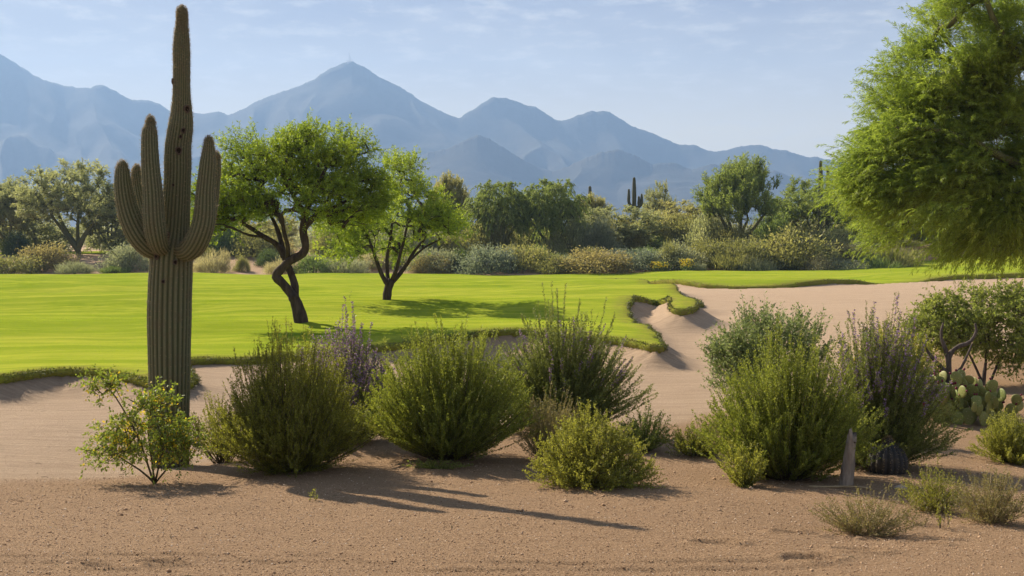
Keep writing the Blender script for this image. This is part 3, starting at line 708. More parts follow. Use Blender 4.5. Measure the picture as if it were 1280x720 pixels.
def saguaro_piece(name, pts, radii, nrib, parent, seed, spines=True, mat='saguaro', ring=.045, sub=6, depth=.085):
    P, rad, U, V, ph, G, crest, n, k = saguaro_shape(pts, radii, nrib, ring, True, sub, depth, seed)
    mb = MB(); idx = np.arange(n * k).reshape(n, k); nx = np.roll(idx, -1, 1)
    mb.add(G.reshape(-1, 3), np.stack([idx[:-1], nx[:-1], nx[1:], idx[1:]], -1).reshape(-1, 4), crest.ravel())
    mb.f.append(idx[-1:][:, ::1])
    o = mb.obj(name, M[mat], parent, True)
    if spines:
        rng = np.random.default_rng(seed + 50); sp = MB(); step = max(1, int(round(.028 / ring)) or 1)
        C = G[::1, ::sub].reshape(-1, 3); N = unit(C - np.repeat(P, nrib, 0).reshape(-1, 3)); Tt = np.repeat(unit(np.gradient(P, axis=0)), nrib, 0)
        per = 4; ii = np.repeat(np.arange(len(C)), per)
        d = N[ii] * .8 + rng.normal(size=(len(ii), 3)) * .75
        add_leaves(sp, C[ii] + Tt[ii] * rng.uniform(-.02, .02, (len(ii), 1)), d, rng.uniform(.012, .028, len(ii)), .004, rng)
        so = sp.obj('spines', M['spine'], o); so['kind'] = 'stuff'
    return o, P, rad

def disc_hole(parent, c, nrm, r, tall=1.25):
    """woodpecker hole: a disc coloured dark for the shade inside, with a corky rim"""
    n = Vector(nrm).normalized(); u = n.cross(Vector((0, 0, 1))).normalized(); v = n.cross(u); mb = MB(); k = 18; rows = []
    for f, h in ((1.35, -.01), (1.28, .010), (1.0, .014), (.80, .004), (.62, -.004)):
        rows.append([c + (u * math.cos(a) + v * math.sin(a) * tall) * r * f * (1 + .08 * math.sin(3 * a + r * 90)) + n * h for a in np.linspace(0, 2 * np.pi, k, endpoint=False)])
    G = np.array([[tuple(p) for p in q] for q in rows]).reshape(-1, 3); idx = np.arange(len(G)).reshape(-1, k); nx = np.roll(idx, -1, 1)
    mb.add(G, np.stack([idx[:-1], nx[:-1], nx[1:], idx[1:]], -1).reshape(-1, 4))
    rim = mb.obj('hole_rim', M['scar'], parent, True)
    mb = MB(); mb.add(G.reshape(-1, k, 3)[3], np.arange(k)[None]); mb.obj('woodpecker_hole', M['hole'], parent)
    return rim

def great_saguaro():
    D = 12.3; b = on_ground(212, D); S = D / F
    o = empty('saguaro', b, 'tall ribbed saguaro with five upraised arms and woodpecker holes', 'cactus')
    def q(px, py, dy=0.0):
        p = at(px, py, D + dy); return np.array(p - b)
    tr = [np.array([0, 0, -.25])] + [q(*a) for a in ((212, 540), (212, 480), (212, 400), (213.5, 340), (215, 312), (218, 290), (220, 260), (222, 220), (222.5, 185), (226, 158), (227, 138), (227, 118), (227, 85), (227, 60), (227, 42), (227.5, 31), (227.5, 24), (227.5, 15))]
    rr = [h * S for h in (22, 23, 24.5, 25.5, 25.5, 23.5, 18.5, 16.5, 15.8, 15.2, 14.2, 12, 10.8, 10.3, 9.8, 8.6, 6.6, 6.4, 6.0)]
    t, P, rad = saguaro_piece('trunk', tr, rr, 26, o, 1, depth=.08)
    def arm(pix, hw, seed): return saguaro_piece('arm', [q(*a) for a in pix], [h * S for h in hw], 18, o, seed, ring=.035, depth=.08)
    arm([(206, 306, 0), (192, 311, -.12), (178, 300, -.18), (166, 280, -.2), (158, 256, -.2), (154, 232, -.2), (153, 214, -.2), (153, 208, -.2)], [9, 12.5, 14, 13.3, 12, 10.5, 8.4, 6], 2)
    arm([(206, 300, .1), (192, 292, .34), (181, 268, .42), (174, 240, .45), (171, 220, .45), (171, 212, .45)], [8, 10, 9.5, 8.5, 7, 5], 3)
    arm([(206, 312, -.15), (198, 304, -.32), (193, 280, -.38), (191, 245, -.36), (188, 205, -.34), (187, 170, -.32), (188, 158, -.32), (188, 151, -.32)], [8, 11.5, 13, 12.3, 10.8, 9.5, 6.5, 4.8], 4)
    arm([(222, 314, -.1), (236, 313, -.2), (247, 300, -.26), (255, 275, -.28), (257, 240, -.28), (260, 205, -.28), (261, 186, -.28), (261, 177, -.28)], [9, 12.5, 13.8, 13, 11.2, 9.6, 6.6, 5], 5)
    arm([(222, 302, .1), (244, 300, .25), (259, 276, .34), (265, 245, .36), (269, 215, .36), (270, 200, .36), (270, 195, .36)], [8, 10, 9.5, 8.5, 7, 5.5, 4.5], 6)
    for px, py, r in ((228, 190, .030), (236, 137, .030), (233, 164, .022), (218, 102, .022), (215, 296, .030), (204, 319, .026), (226, 327, .020), (213, 350, .016), (230, 172, .016), (222, 235, .012)):
        c = q(px, py); i = int(np.argmin(np.abs(P[:, 2] - c[2]))); dx = np.clip((c[0] - P[i][0]) / rad[i], -.95, .95)
        n = np.array([dx, -math.sqrt(1 - dx * dx), 0]); disc_hole(t, Vector(P[i] + n * rad[i] * 1.03), n, r)
    return o
great_saguaro()

# ------------------------------------------------------------------ foreground shrubs
def broad_shrub(name, loc, label, cat, seed, crown, ntip, limbs, leaf, stem, per=5, tl=.25, nl=10, L=.03, W=.014, droop=.1, upw=.2, flower=None, nf=0, r0=.018, shell=.3, spread=.9, zcut=-.6, minrad=.0035, group=None, ldir=.9):
    o = empty(name, loc, label, cat, group); t = Tree(seed); rng = t.rng
    for i, l in enumerate(limbs): t.limb(l, r0, r0 * .45, start=None if i == 0 else 0, attach_from=.3)
    T = np.concatenate([ellipsoid_points(rng, c, r, int(ntip * wt), shell, zcut) for c, r, wt in crown]); T = T[T[:, 2] > .05]
    t.grow(T, .12, wob=.08, up=.1, minrad=minrad); wd = MB(); t.wood(wd, 6, 3, .02); lf = MB()
    t.twigs(lf, wd, per, tl, droop, spread, .6, nl, L, W, upw, ldir); wd.obj('stems', M[stem], o); lf.obj('foliage', M[leaf], o)
    if flower:
        f = MB(); P = np.array(t.pos)[t.tips]; i = rng.integers(0, len(P), nf); p = P[i] + rng.normal(size=(nf, 3)) * tl * .33
        add_leaves(f, p, rng.normal(size=p.shape), rng.uniform(.6, 1.3, nf) * L * .85, L * .55, rng); f.obj('yellow_leaves', M[flower], o)['kind'] = 'stuff'
    return o

S_ = lambda px, D: on_ground(px, D)
# 2 airy shrub with yellowing leaves before the saguaro
D = 10.3; b = S_(190, D)
def rel(b, D): return lambda px, py, dy=0.0: tuple(at(px, py, D + dy) - b)
q = rel(b, D)
broad_shrub('senna_shrub', b, 'airy bright green shrub with yellowing leaves before the tall saguaro', 'shrub', 21,
            [(q(190, 545), (.36, .32, .30), .42), (q(140, 560), (.30, .25, .20), .22), (q(135, 487), (.16, .15, .10), .10), (q(218, 560), (.22, .22, .22), .2), (q(190, 505), (.16, .16, .16), .1)], 105,
            [[(0, 0, -.03), q(186, 585), q(172, 545), q(150, 505), q(138, 488)], [(0, 0, .0), q(178, 590), q(155, 575), q(125, 555)], [(0, 0, .0), q(200, 575, -.1), q(207, 540, -.1), q(200, 510)], [(0, 0, .0), q(205, 590), q(222, 570), q(230, 550)], [(0, 0, .0), q(190, 580, .15), q(185, 540, .2), q(190, 505, .2)]],
            'lime', 'stem', per=6, tl=.21, nl=12, L=.038, W=.018, droop=.2, flower='goldleaf', nf=1000, r0=.013, ldir=1.0)
# 3 thin olive shrub
D = 12.4; b = S_(275, D); q = rel(b, D)
bush('creosote_shrub', b, 'thin straggly olive shrub between the saguaro and the round creosote bush', 'shrub', H=.85, Rx=.42, ns=60, seed=31, thmax=60, zmin=.5, leaf='olive', dens=70, sdens=90, side=6, sideL=.2, leafL=.016, leafW=.008, lean=(-.05, 0), bare=.3)
# 4 round creosote
bush('creosote_bush', S_(362, 11.1), 'round dense olive creosote bush with dark woody base right of the saguaro', 'shrub', H=1.50, Rx=.78, ns=380, seed=41, zmin=.26, arch=.62, lift=.38, leaf='olive', leafL=.014, leafW=.007, dens=90, sdens=150, side=8, sideL=.24, sidespread=.75, stem_r=.0048, bare=.22, jit=.14, upl=.3)
# 5 purple sage behind
bush('flowering_sage', S_(440, 13.4), 'purple flowering sage bush behind the creosote bush', 'shrub', H=1.50, Rx=.80, ns=210, seed=51, leaf='sage_dark', dens=80, sdens=90, side=4, flower='purple', flowerfrac=.85, fl=.28, fdens=150, lean=(-.1, 0), spikes=.15)
# 6 upright green bush in the middle
bush('sage_bush', S_(557, 11.9), 'broad upright green sage bush in the middle, in front of the taller one', 'shrub', H=1.50, Rx=.95, Ry=.8, ns=360, seed=61, zmin=.30, leaf='sage', leafL=.019, leafW=.008, dens=150, sdens=150, side=4, sideL=.22, sidespread=.42, upl=.5, spikes=.10, bare=.25)
# 7 taller darker one behind
bush('sage_bush', S_(700, 14.2), 'tallest dark green sage bush, standing behind the broad middle bush', 'shrub', H=1.66, Rx=1.15, Ry=.9, ns=330, seed=71, zmin=.25, leaf='sage_dark', leafL=.02, leafW=.009, dens=140, sdens=140, side=4, sideL=.25, sidespread=.42, upl=.45, flower='purple', flowerfrac=.10, fl=.2, lean=(.05, 0), spikes=.16)
# 8 tan loose shrub
bush('dry_shrub', S_(686, 11.9), 'loose tan olive shrub between the middle sage bush and the low yellow green bush', 'shrub', H=.78, Rx=.50, ns=130, seed=81, zmin=.4, leaf='tan', stem='straw', dens=70, sdens=90, side=5, sideL=.16, leafL=.015, leafW=.007, bare=.25)
# 9 low yellow green bush
bush('low_bush', S_(742, 10.1), 'low rounded yellow green bush alone at the front of the gravel mound', 'shrub', H=.78, Rx=.62, Ry=.55, ns=230, seed=91, zmin=.08, arch=.7, lift=.5, leaf='yellowgreen', stem='stem', dens=60, sdens=140, side=8, sideL=.18, sidespread=.9, leafL=.014, leafW=.009, bare=.3, jit=.2, upl=.15)
# 10, 11 small dark ones behind
bush('small_shrub', S_(806, 13.0), 'small dark green shrub just right of the low yellow green bush', 'shrub', H=.52, Rx=.40, ns=70, seed=101, zmin=.3, leaf='broad', dens=60, sdens=80, side=5, sideL=.16, leafL=.022, leafW=.010)
bush('small_shrub', S_(868, 12.7), 'low brownish green shrub at the left foot of the big right sage bush', 'shrub', H=.40, Rx=.42, ns=80, seed=111, zmin=.25, leaf='olive', dens=60, sdens=90, side=5, sideL=.16, leafL=.016, leafW=.008, lean=(.1, 0))
# 12 paler broad leaf shrub behind
D = 15.5; b = S_(965, D); q = rel(b, D)
broad_shrub('quailbush', b, 'pale green leafy shrub rising behind the big right sage bush', 'shrub', 121, [((0, 0, .95), (.85, .6, .70), .7), ((-.35, 0, .8), (.6, .4, .6), .3)], 260,
            [[(0, 0, -.03), (.02, 0, .4), (.1, 0, .9)], [(0, 0, .1), (-.2, 0, .5), (-.4, .1, .9)], [(0, 0, .1), (.25, .1, .5), (.45, 0, .9)]], 'quail', 'stem_green', per=7, tl=.30, nl=14, L=.045, W=.020, droop=-.25, upw=.8, spread=.5, r0=.02)
# 13 big upright bush on the right
bush('sage_bush', S_(985, 11.0), 'big dense upright green sage bush right of the middle, behind the pale stump', 'shrub', H=1.46, Rx=.88, Ry=.75, ns=360, seed=131, zmin=.26, leaf='sage', leafL=.018, leafW=.008, dens=160, sdens=150, side=4, sideL=.22, sidespread=.4, upl=.45, spikes=.06, bare=.22)
# 14 light sprig in front
bush('young_shrub', S_(932, 10.35), 'small fresh green sprig at the front foot of the big right sage bush', 'shrub', H=.46, Rx=.30, ns=40, seed=141, zmin=.4, leaf='yellowgreen', stem='stem_green', dens=110, sdens=120, side=4, sideL=.12, leafL=.02, leafW=.009, bare=.1)
# 15 purple sage on the right
bush('flowering_sage', S_(1095, 12.1), 'leaning dark sage bush with purple flower spikes beside the prickly pear', 'shrub', H=1.70, Rx=.85, Ry=.75, ns=320, seed=151, zmin=.18, leaf='sage_dark', leafL=.018, leafW=.008, dens=110, sdens=120, side=4, sideL=.22, sidespread=.4, flower='purple', flowerfrac=.36, fl=.22, fdens=110, lean=(.02, 0), spikes=.12)
# 16 yellow flowering bush behind
bush('brittlebush', S_(1118, 18.0), 'yellow green flowering bush behind the purple sage on the right', 'shrub', H=1.25, Rx=.85, ns=150, seed=161, zmin=.3, leaf='yellowgreen', dens=70, sdens=80, side=5, leafL=.03, leafW=.013, flower='flower', flowerfrac=.35, fl=.1, fdens=40)
# 18, 19 low dry shrubs at the right front
bush('dry_shrub', S_(1085, 7.9), 'sparse low yellowish brown shrub at the right front before the stump', 'shrub', H=.36, Rx=.46, Ry=.3, ns=110, seed=181, zmin=.3, leaf='tan', stem='straw', dens=60, sdens=90, side=5, sideL=.10, leafL=.010, leafW=.006, stem_r=.003, lean=(.06, 0))
bush('dry_shrub', S_(1172, 9.2), 'low olive brown shrub in front of the prickly pear, left of its twin', 'shrub', H=.44, Rx=.34, ns=110, seed=191, zmin=.25, leaf='olive', stem='straw', dens=60, sdens=90, side=5, sideL=.12, leafL=.011, leafW=.006, stem_r=.003)
bush('dry_shrub', S_(1248, 8.6), 'low olive brown shrub in the right front corner below the yellow green bush', 'shrub', H=.46, Rx=.36, ns=120, seed=201, zmin=.25, leaf='tan', stem='straw', dens=60, sdens=95, side=5, sideL=.12, leafL=.011, leafW=.006, stem_r=.003)
# 20 yellow green bush at right edge
bush('turpentine_bush', S_(1268, 13.0), 'bright yellow green bush at the right edge beyond the dry shrubs', 'shrub', H=.68, Rx=.42, ns=170, seed=211, zmin=.2, leaf='yellowgreen', stem='stem_green', dens=120, sdens=130, side=4, sideL=.16, leafL=.02, leafW=.007)
# weeds
bush('weed', S_(389, 8.9), 'tiny single weed sprig on open gravel before the creosote bush', 'weed', H=.18, Rx=.05, ns=5, seed=221, leaf='yellowgreen', dens=90, sdens=80, side=2, sideL=.05, leafL=.012, leafW=.005, stem_r=.002)
bush('weed', S_(1186, 8.2), 'thin tall weed stalk rising above the dry shrubs at the right', 'weed', H=.40, Rx=.08, ns=6, seed=222, leaf='yellowgreen', dens=60, sdens=80, side=3, sideL=.08, leafL=.014, leafW=.005, stem_r=.002)
bush('weed', S_(545, 11.2), 'small patch of ground weeds at the foot of the middle sage bush', 'weed', H=.10, Rx=.35, Ry=.12, ns=40, seed=223, zmin=.5, leaf='broad', dens=120, sdens=60, side=2, sideL=.05, leafL=.014, leafW=.008, stem_r=.002, bare=.05)

# 23 leafy small tree at right
D = 20.5; b = S_(1232, D); q = rel(b, D)
broad_shrub('desert_hackberry', b, 'leafy open green large shrub behind the prickly pear at the right', 'shrub', 231,
            [((0.1, 0, 1.25), (1.45, .9, .75), .6), ((-.8, 0, 1.15), (.8, .6, .62), .2), ((.9, 0, .95), (.95, .6, .75), .3)], 400,
            [[(0, 0, -.05), (.03, 0, .5), (.0, 0, 1.1), (.1, 0, 1.6)], [(0, 0, .0), (-.25, .1, .6), (-.6, .1, 1.2)], [(.1, 0, .0), (.35, .0, .6), (.8, 0, 1.3)], [(0, .1, 0), (.2, .3, .7), (.3, .5, 1.3)]], 'broad', 'darkwood', per=7, tl=.32, nl=15, L=.055, W=.028, droop=.2, r0=.03, zcut=-.9)

# 21 prickly pear
def prickly_pear():
    b = S_(1208, 16.5); o = empty('prickly_pear', b, 'prickly pear cactus with rounded pads and dark red fruit', 'cactus'); rng = random.Random(4)
    k = NT('prickly_pear_pad'); n = k.noise(4, 3); v = k.n.new('ShaderNodeTexVoronoi'); v.inputs['Scale'].default_value = 26; k.l.new(k.tc.outputs['Object'], v.inputs['Vector'])
    dots = k.ramp(v.outputs['Distance'], [(.10, 1.0), (.20, 0.0)]); oi = k.n.new('ShaderNodeObjectInfo')
    col = k.mix(n, (.12, .165, .045), (.20, .235, .06)); col = k.mix(k.math('MULTIPLY', oi.outputs['Random'], .6), col, (.27, .25, .07)); col = k.mix(dots, col, (.42, .34, .2))
    M['pad'] = k.done(col, .55, k.bump(dots, .5, .01), .3)
    M['fruit'] = plain('prickly_pear_fruit', (.16, .018, .04), .45, (.09, .012, .03), 12)
    def blob(rx, ry, rz, egg, nu=18, nv=12):
        mb = MB(); G = []
        for i in range(nv + 1):
            a = -math.pi / 2 + math.pi * i / nv; zc = (math.sin(a) + 1) * rz
            s = math.cos(a) * (1 + egg * math.sin(a))
            for j in range(nu): p = 2 * math.pi * j / nu; G.append((rx * s * math.cos(p), ry * s * math.sin(p), zc))
        idx = np.arange(len(G)).reshape(-1, nu); nx = np.roll(idx, -1, 1); mb.add(G, np.stack([idx[:-1], nx[:-1], nx[1:], idx[1:]], -1).reshape(-1, 4)); return mb
    pm = blob(.105, .022, .13, .22).mesh('pad', True); pm.materials.append(M['pad']); fm = blob(.020, .020, .030, .25, 8, 6).mesh('fruit', True); fm.materials.append(M['fruit'])
    pads = []
    def pad(base, rz, tilt, sc, depth):
        p = bpy.data.objects.new('pad', pm); COL.objects.link(p); p.parent = o; p.location = base; p.scale = (sc, sc, sc)
        p.rotation_euler = (tilt[0], tilt[1], rz); pads.append(p); m = p.matrix_basis.copy()
        from mathutils import Matrix, Euler
        m = Matrix.Translation(base) @ Euler(p.rotation_euler).to_matrix().to_4x4() @ Matrix.Diagonal((sc, sc, sc, 1))
        up = m @ Vector((0, 0, .26))
        if depth > 0:
            for s in rng.sample((-1, 0, 1), rng.choice((1, 2, 2))):
                j = m @ Vector((s * .075, 0, .235 - abs(s) * .04))
                pad(j, rz + rng.uniform(-.9, .9), (rng.uniform(-.35, .35), (tilt[1] * .4 + s * .55 + rng.uniform(-.2, .2))), sc * rng.uniform(.82, 1.0), depth - 1)
        if depth <= 1 and rng.random() < .75:
            for _ in range(rng.choice((1, 1, 2, 3))):
                a = rng.uniform(-1, 1); f = bpy.data.objects.new('fruit', fm); COL.objects.link(f); f.parent = p
                f.location = (.09 * math.sin(a), 0, .13 + .12 * math.cos(a)); f.rotation_euler = (rng.uniform(-.4, .4), a, 0)
    for i in range(15):
        a = i * 2.4; r = .52 * math.sqrt((i + .5) / 15)
        pad(Vector((r * math.cos(a) * 1.05, r * math.sin(a) * .7, -.03)), rng.uniform(-.9, .9), (rng.uniform(-.3, .3), r * math.cos(a) * .7 + rng.uniform(-.2, .2)), rng.uniform(.9, 1.12), 3 if r < .30 else 2)
    print('pads', len(pads))
prickly_pear()

# 22 dead branches behind it
D = 17.4; b = S_(1185, D); q = rel(b, D); t = Tree(7)
t.limb([(0, 0, -.1), q(1186, 465), q(1187, 445), q(1196, 434), q(1212, 428), q(1220, 415), q(1219, 405)], .055, .02)
t.limb([q(1186, 462), q(1183, 440), q(1176, 420), q(1179, 404)], .045, .02, 0); t.limb([q(1186, 468), q(1172, 455), q(1160, 440), q(1153, 428)], .04, .016, 0)
t.limb([q(1188, 468), q(1200, 462), q(1208, 446), q(1215, 430, .1)], .03, .012, 0)
o = empty('dead_tree', b, 'dark bare twisted dead branches rising out of the prickly pear', 'dead tree'); mb = MB(); t.wood(mb, 8, 5, .01, .35); mb.obj('branches', M['darkwood'], o, True)

# 17 pale stump, 17b stick, barrel cactus
def stump():
    D = 10.4; b = S_(1060, D); o = empty('dead_stump', b, 'pale weathered dead stump standing against the big right sage bush', 'stump'); mb = MB(); rng = np.random.default_rng(2); k = 14
    hgt = .52; G = []
    for i, h in enumerate(np.linspace(-.06, hgt, 16)):
        t = max(h, 0) / hgt
        for j in range(k):
            a = 2 * np.pi * j / k; r = (.062 - .016 * t) * (1 + .22 * math.sin(3 * a + 1) + .12 * math.sin(7 * a + i * .3)) * (1 + .05 * rng.normal())
            G.append((r * math.cos(a) + .055 * t, r * math.sin(a) * .6, h + (.035 * math.sin(a * 2) + .02 * rng.normal()) * (t > .9)))
    idx = np.arange(len(G)).reshape(-1, k); nx = np.roll(idx, -1, 1); mb.add(G, np.stack([idx[:-1], nx[:-1], nx[1:], idx[1:]], -1).reshape(-1, 4)); mb.f.append(idx[-1:])
    mb.obj('stump_wood', M['deadwood'], o, True)
stump()
D = 10.15; b = S_(1050, D); q = rel(b, D); mb = MB(); 
xs = np.linspace(-.24, .32, 12); yy = np.linspace(.30, -.10, 12) * .5; pz = ground_z(b.x + xs, b.y + yy) - b.z + .018 + .01 * np.sin(xs * 9)
add_tube(mb, np.column_stack([xs, yy, pz]), np.linspace(.014, .009, 12), 6)
tag(mb.obj('fallen_stick', M['straw'], None, True, b), 'dry straw coloured stick lying on the gravel before the stump', 'stick')
def barrel():
    b = S_(1112, 11.6); o = empty('barrel_cactus', b, 'dark rounded barrel cactus in the shade under the purple sage', 'cactus'); M['barrel'] = cactus_mat('barrel_skin', (.022, .023, .023), (.042, .042, .044))
    h = np.array([-.05, .03, .10, .18, .25, .30, .33]); pts = [(0.02 * z, 0, z) for z in h]; rr = [.17, .20, .215, .205, .17, .12, .06]
    body, P, rad = saguaro_piece('body', pts, rr, 18, o, 9, True, 'barrel', .02, 6, .09)
barrel()
# small sunlit stone between them
mb = MB(); rng = np.random.default_rng(8); k = 10; G = []
for i in range(7):
    a = -math.pi / 2 + math.pi * i / 6
    for j in range(k): p = 2 * math.pi * j / k; r = math.cos(a) * (1 + .15 * math.sin(2 * p + i)); G.append((.075 * r * math.cos(p), .06 * r * math.sin(p), .035 * math.sin(a) + .02))
idx = np.arange(len(G)).reshape(-1, k); nx = np.roll(idx, -1, 1); mb.add(G, np.stack([idx[:-1], nx[:-1], nx[1:], idx[1:]], -1).reshape(-1, 4))
tag(mb.obj('stone', plain('pale_stone', (.42, .34, .26), .9), None, True, S_(1131, 10.2)), 'small pale stone in the sun beside the barrel cactus', 'stone')

# pebbles on the gravel
def pebbles():
    rng = np.random.default_rng(12); n = 130000; y = 4.6 + 10 * rng.random(n) ** 1.4; x = (rng.random(n) - .5) * 1.15 * y
    s = (.0024 + .0055 * rng.random(n) ** 6) * np.sqrt(y / 6); s = np.where(rng.random(n) < .004, s * 2.4, s)
    keep = y < np.interp(x / y, [-.5, -.34, -.25, -.1, .15, .3, .40], [10.5, 11.2, 13.0, 14.2, 15.0, 15, 15]); x, y, s = x[keep], y[keep], s[keep]; n = len(x)
    z = ground_z(x, y, True) + s * .2; c = np.column_stack([x, y, z]); a = rng.random(n) * 6.28
    ux = np.column_stack([np.cos(a), np.sin(a), a * 0]); uy = np.column_stack([-np.sin(a), np.cos(a), a * 0]); uz = np.array([0, 0, 1.])
    sc = lambda: (s * rng.uniform(.7, 1.3, n))[:, None]
    v = np.stack([c + ux * sc(), c + uy * sc(), c - ux * sc(), c - uy * sc(), c + uz * sc() * .8, c - uz * sc() * .5], 1).reshape(-1, 3)
    t = np.array([(0, 1, 4), (1, 2, 4), (2, 3, 4), (3, 0, 4), (1, 0, 5), (2, 1, 5), (3, 2, 5), (0, 3, 5)]); f = (np.arange(n)[:, None, None] * 6 + t[None]).reshape(-1, 3)
    mb = MB(); mb.add(v, f, np.repeat(rng.random(n), 6)); k = NT('pebble'); col = k.ramp(k.attr('rnd'), [(0, (.20, .12, .068)), (.5, (.43, .28, .165)), (.9, (.54, .38, .245)), (1, (.72, .59, .45))])
    tag(mb.obj('pebbles', k.done(col, .85, None, .15)), 'loose small pebbles over the foreground gravel', 'pebbles', kind='stuff')
pebbles()
def litter():
    rng = np.random.default_rng(19); mb = MB(); n = 80; y = 5 + 9 * rng.random(n); x = (rng.random(n) - .5) * 1.1 * y; a = rng.random(n) * 6.28; l = rng.uniform(.02, .08, n)
    dx, dy = np.cos(a) * l, np.sin(a) * l; z0 = ground_z(x, y, True) + .006; z1 = ground_z(x + dx, y + dy, True) + .008
    for i in range(n): add_tube(mb, [(x[i], y[i], z0[i]), (x[i] + dx[i] * .5, y[i] + dy[i] * .5 + .01, (z0[i] + z1[i]) / 2 + .004), (x[i] + dx[i], y[i] + dy[i], z1[i])], rng.uniform(.0015, .0028), 4)
    tag(mb.obj('twig_litter', M['stem']), 'scattered dry twigs and litter on the gravel', 'litter', kind='stuff')
litter()

# ------------------------------------------------------------------ the two mesquites on the lawn
def mesquite_near():
    D = 33.0; b = on_lawn(379, D); q = rel(b, D)
    o = empty('mesquite_tree', b, 'nearer mesquite tree with twisted crossing trunk and wide feathery crown', 'tree'); t = Tree(301)
    t.limb([q(379, 415), q(375, 395), q(370, 378), q(366, 370)], .235, .17, None, 1)
    t.limb([q(366, 370), q(354, 355), q(345, 345), q(352, 336), q(364, 325), q(377, 318), q(382, 308), q(379, 290), q(381, 270), q(386, 255), q(388, 240)], .15, .11, 0, .7)
    t.limb([q(369, 374, .05), q(368, 355, .25), q(361, 335, .28), q(354, 318, .25), q(345, 305, .3), q(330, 296, .3), q(318, 288, .2), q(305, 280, .1)], .13, .06, 0, .6)
    t.limb([q(354, 320, .25), q(352, 305, .5), q(346, 285, .8), q(335, 262, 1.0)], .10, .05, 0, .5)
    t.limb([q(358, 328, .25), q(360, 310, -.2), q(355, 290, -.5), q(352, 268, -.8)], .08, .05, 0, .5)
    t.limb([q(381, 285), q(392, 272, -.2), q(405, 265, -.3), q(420, 258, -.2), q(436, 250, 0)], .10, .05, 0, .4)
    t.limb([q(381, 268), q(370, 250, .4), q(360, 230, .6), q(352, 205, .7)], .09, .04, 0, .4)
    t.limb([q(387, 245), q(400, 225, -.5), q(410, 205, -.7), q(418, 188, -.6)], .08, .035, 0, .3)
    t.limb([q(330, 296, .3), q(312, 294, -.4), q(297, 288, -.8)], .05, .03, 0, .4)
    rng = t.rng; m = D / F
    cr = [((376, 225), (92, 62), .44), ((296, 250), (62, 46), .26), ((446, 242), (44, 40), .14), ((372, 190), (82, 32), .15), ((400, 268), (66, 22), .08), ((285, 278), (40, 26), .07)]
    T = np.concatenate([clustered(rng, q(*c), (r[0] * m * .92, r[0] * m * .8, r[1] * m * .92), int(820 * wt), max(3, int(95 * wt)), .62, .3, -.75) for c, r, wt in cr])
    t.grow(T, .22, wob=.10, up=.12, minrad=.009); wd = MB(); t.wood(wd, 10, 4, .04, .18); lf = MB()
    t.twigs(lf, wd, 6, .58, .14, .7, .95, 23, .09, .028, .22, .9, center=q(375, 275)); wd.obj('trunk', M['bark'], o, True); lf.obj('crown', M['mesquite'], o)
mesquite_near()
def mesquite_far():
    D = 46.0; b = on_lawn(483, D); q = rel(b, D)
    o = empty('mesquite_tree', b, 'farther mesquite tree with a low forking trunk and open crown', 'tree'); t = Tree(302)
    t.limb([q(483, 384), q(484, 368), q(486, 358), q(490, 350)], .20, .17, None, 1)
    t.limb([q(486, 358), q(478, 345), q(472, 330), q(466, 312), q(460, 295)], .12, .05, 0, .5)
    t.limb([q(486, 358), q(484, 340, .5), q(484, 322, .6), q(488, 300, .5), q(490, 280, .5)], .11, .05, 0, .5)
    t.limb([q(488, 355), q(500, 342), q(510, 328), q(518, 314), q(530, 300)], .12, .05, 0, .5)
    t.limb([q(490, 350), q(496, 336, -.6), q(500, 318, -.8), q(506, 296, -.8), q(512, 260, -.5)], .10, .04, 0, .5)
    t.limb([q(513, 325), q(530, 310, .4), q(552, 298, .5)], .06, .03, 0, .4)
    rng = t.rng; m = D / F
    cr = [((500, 280), (82, 42), .45), ((545, 275), (50, 40), .18), ((515, 228), (44, 30), .16), ((445, 290), (42, 30), .13), ((490, 310), (85, 20), .12)]
    T = np.concatenate([clustered(rng, q(*c), (r[0] * m * .94, r[0] * m * .8, r[1] * m * .94), int(440 * wt), max(3, int(52 * wt)), .75, .3, -.7) for c, r, wt in cr])
    t.grow(T, .28, wob=.10, up=.12, minrad=.010); wd = MB(); t.wood(wd, 8, 4, .04, .15); lf = MB()
    t.twigs(lf, wd, 6, .70, .14, .7, .95, 20, .115, .038, .22, .9, center=q(500, 310), varsh=.12); wd.obj('trunk', M['bark'], o, True); lf.obj('crown', M['mesquite'], o)
mesquite_far()

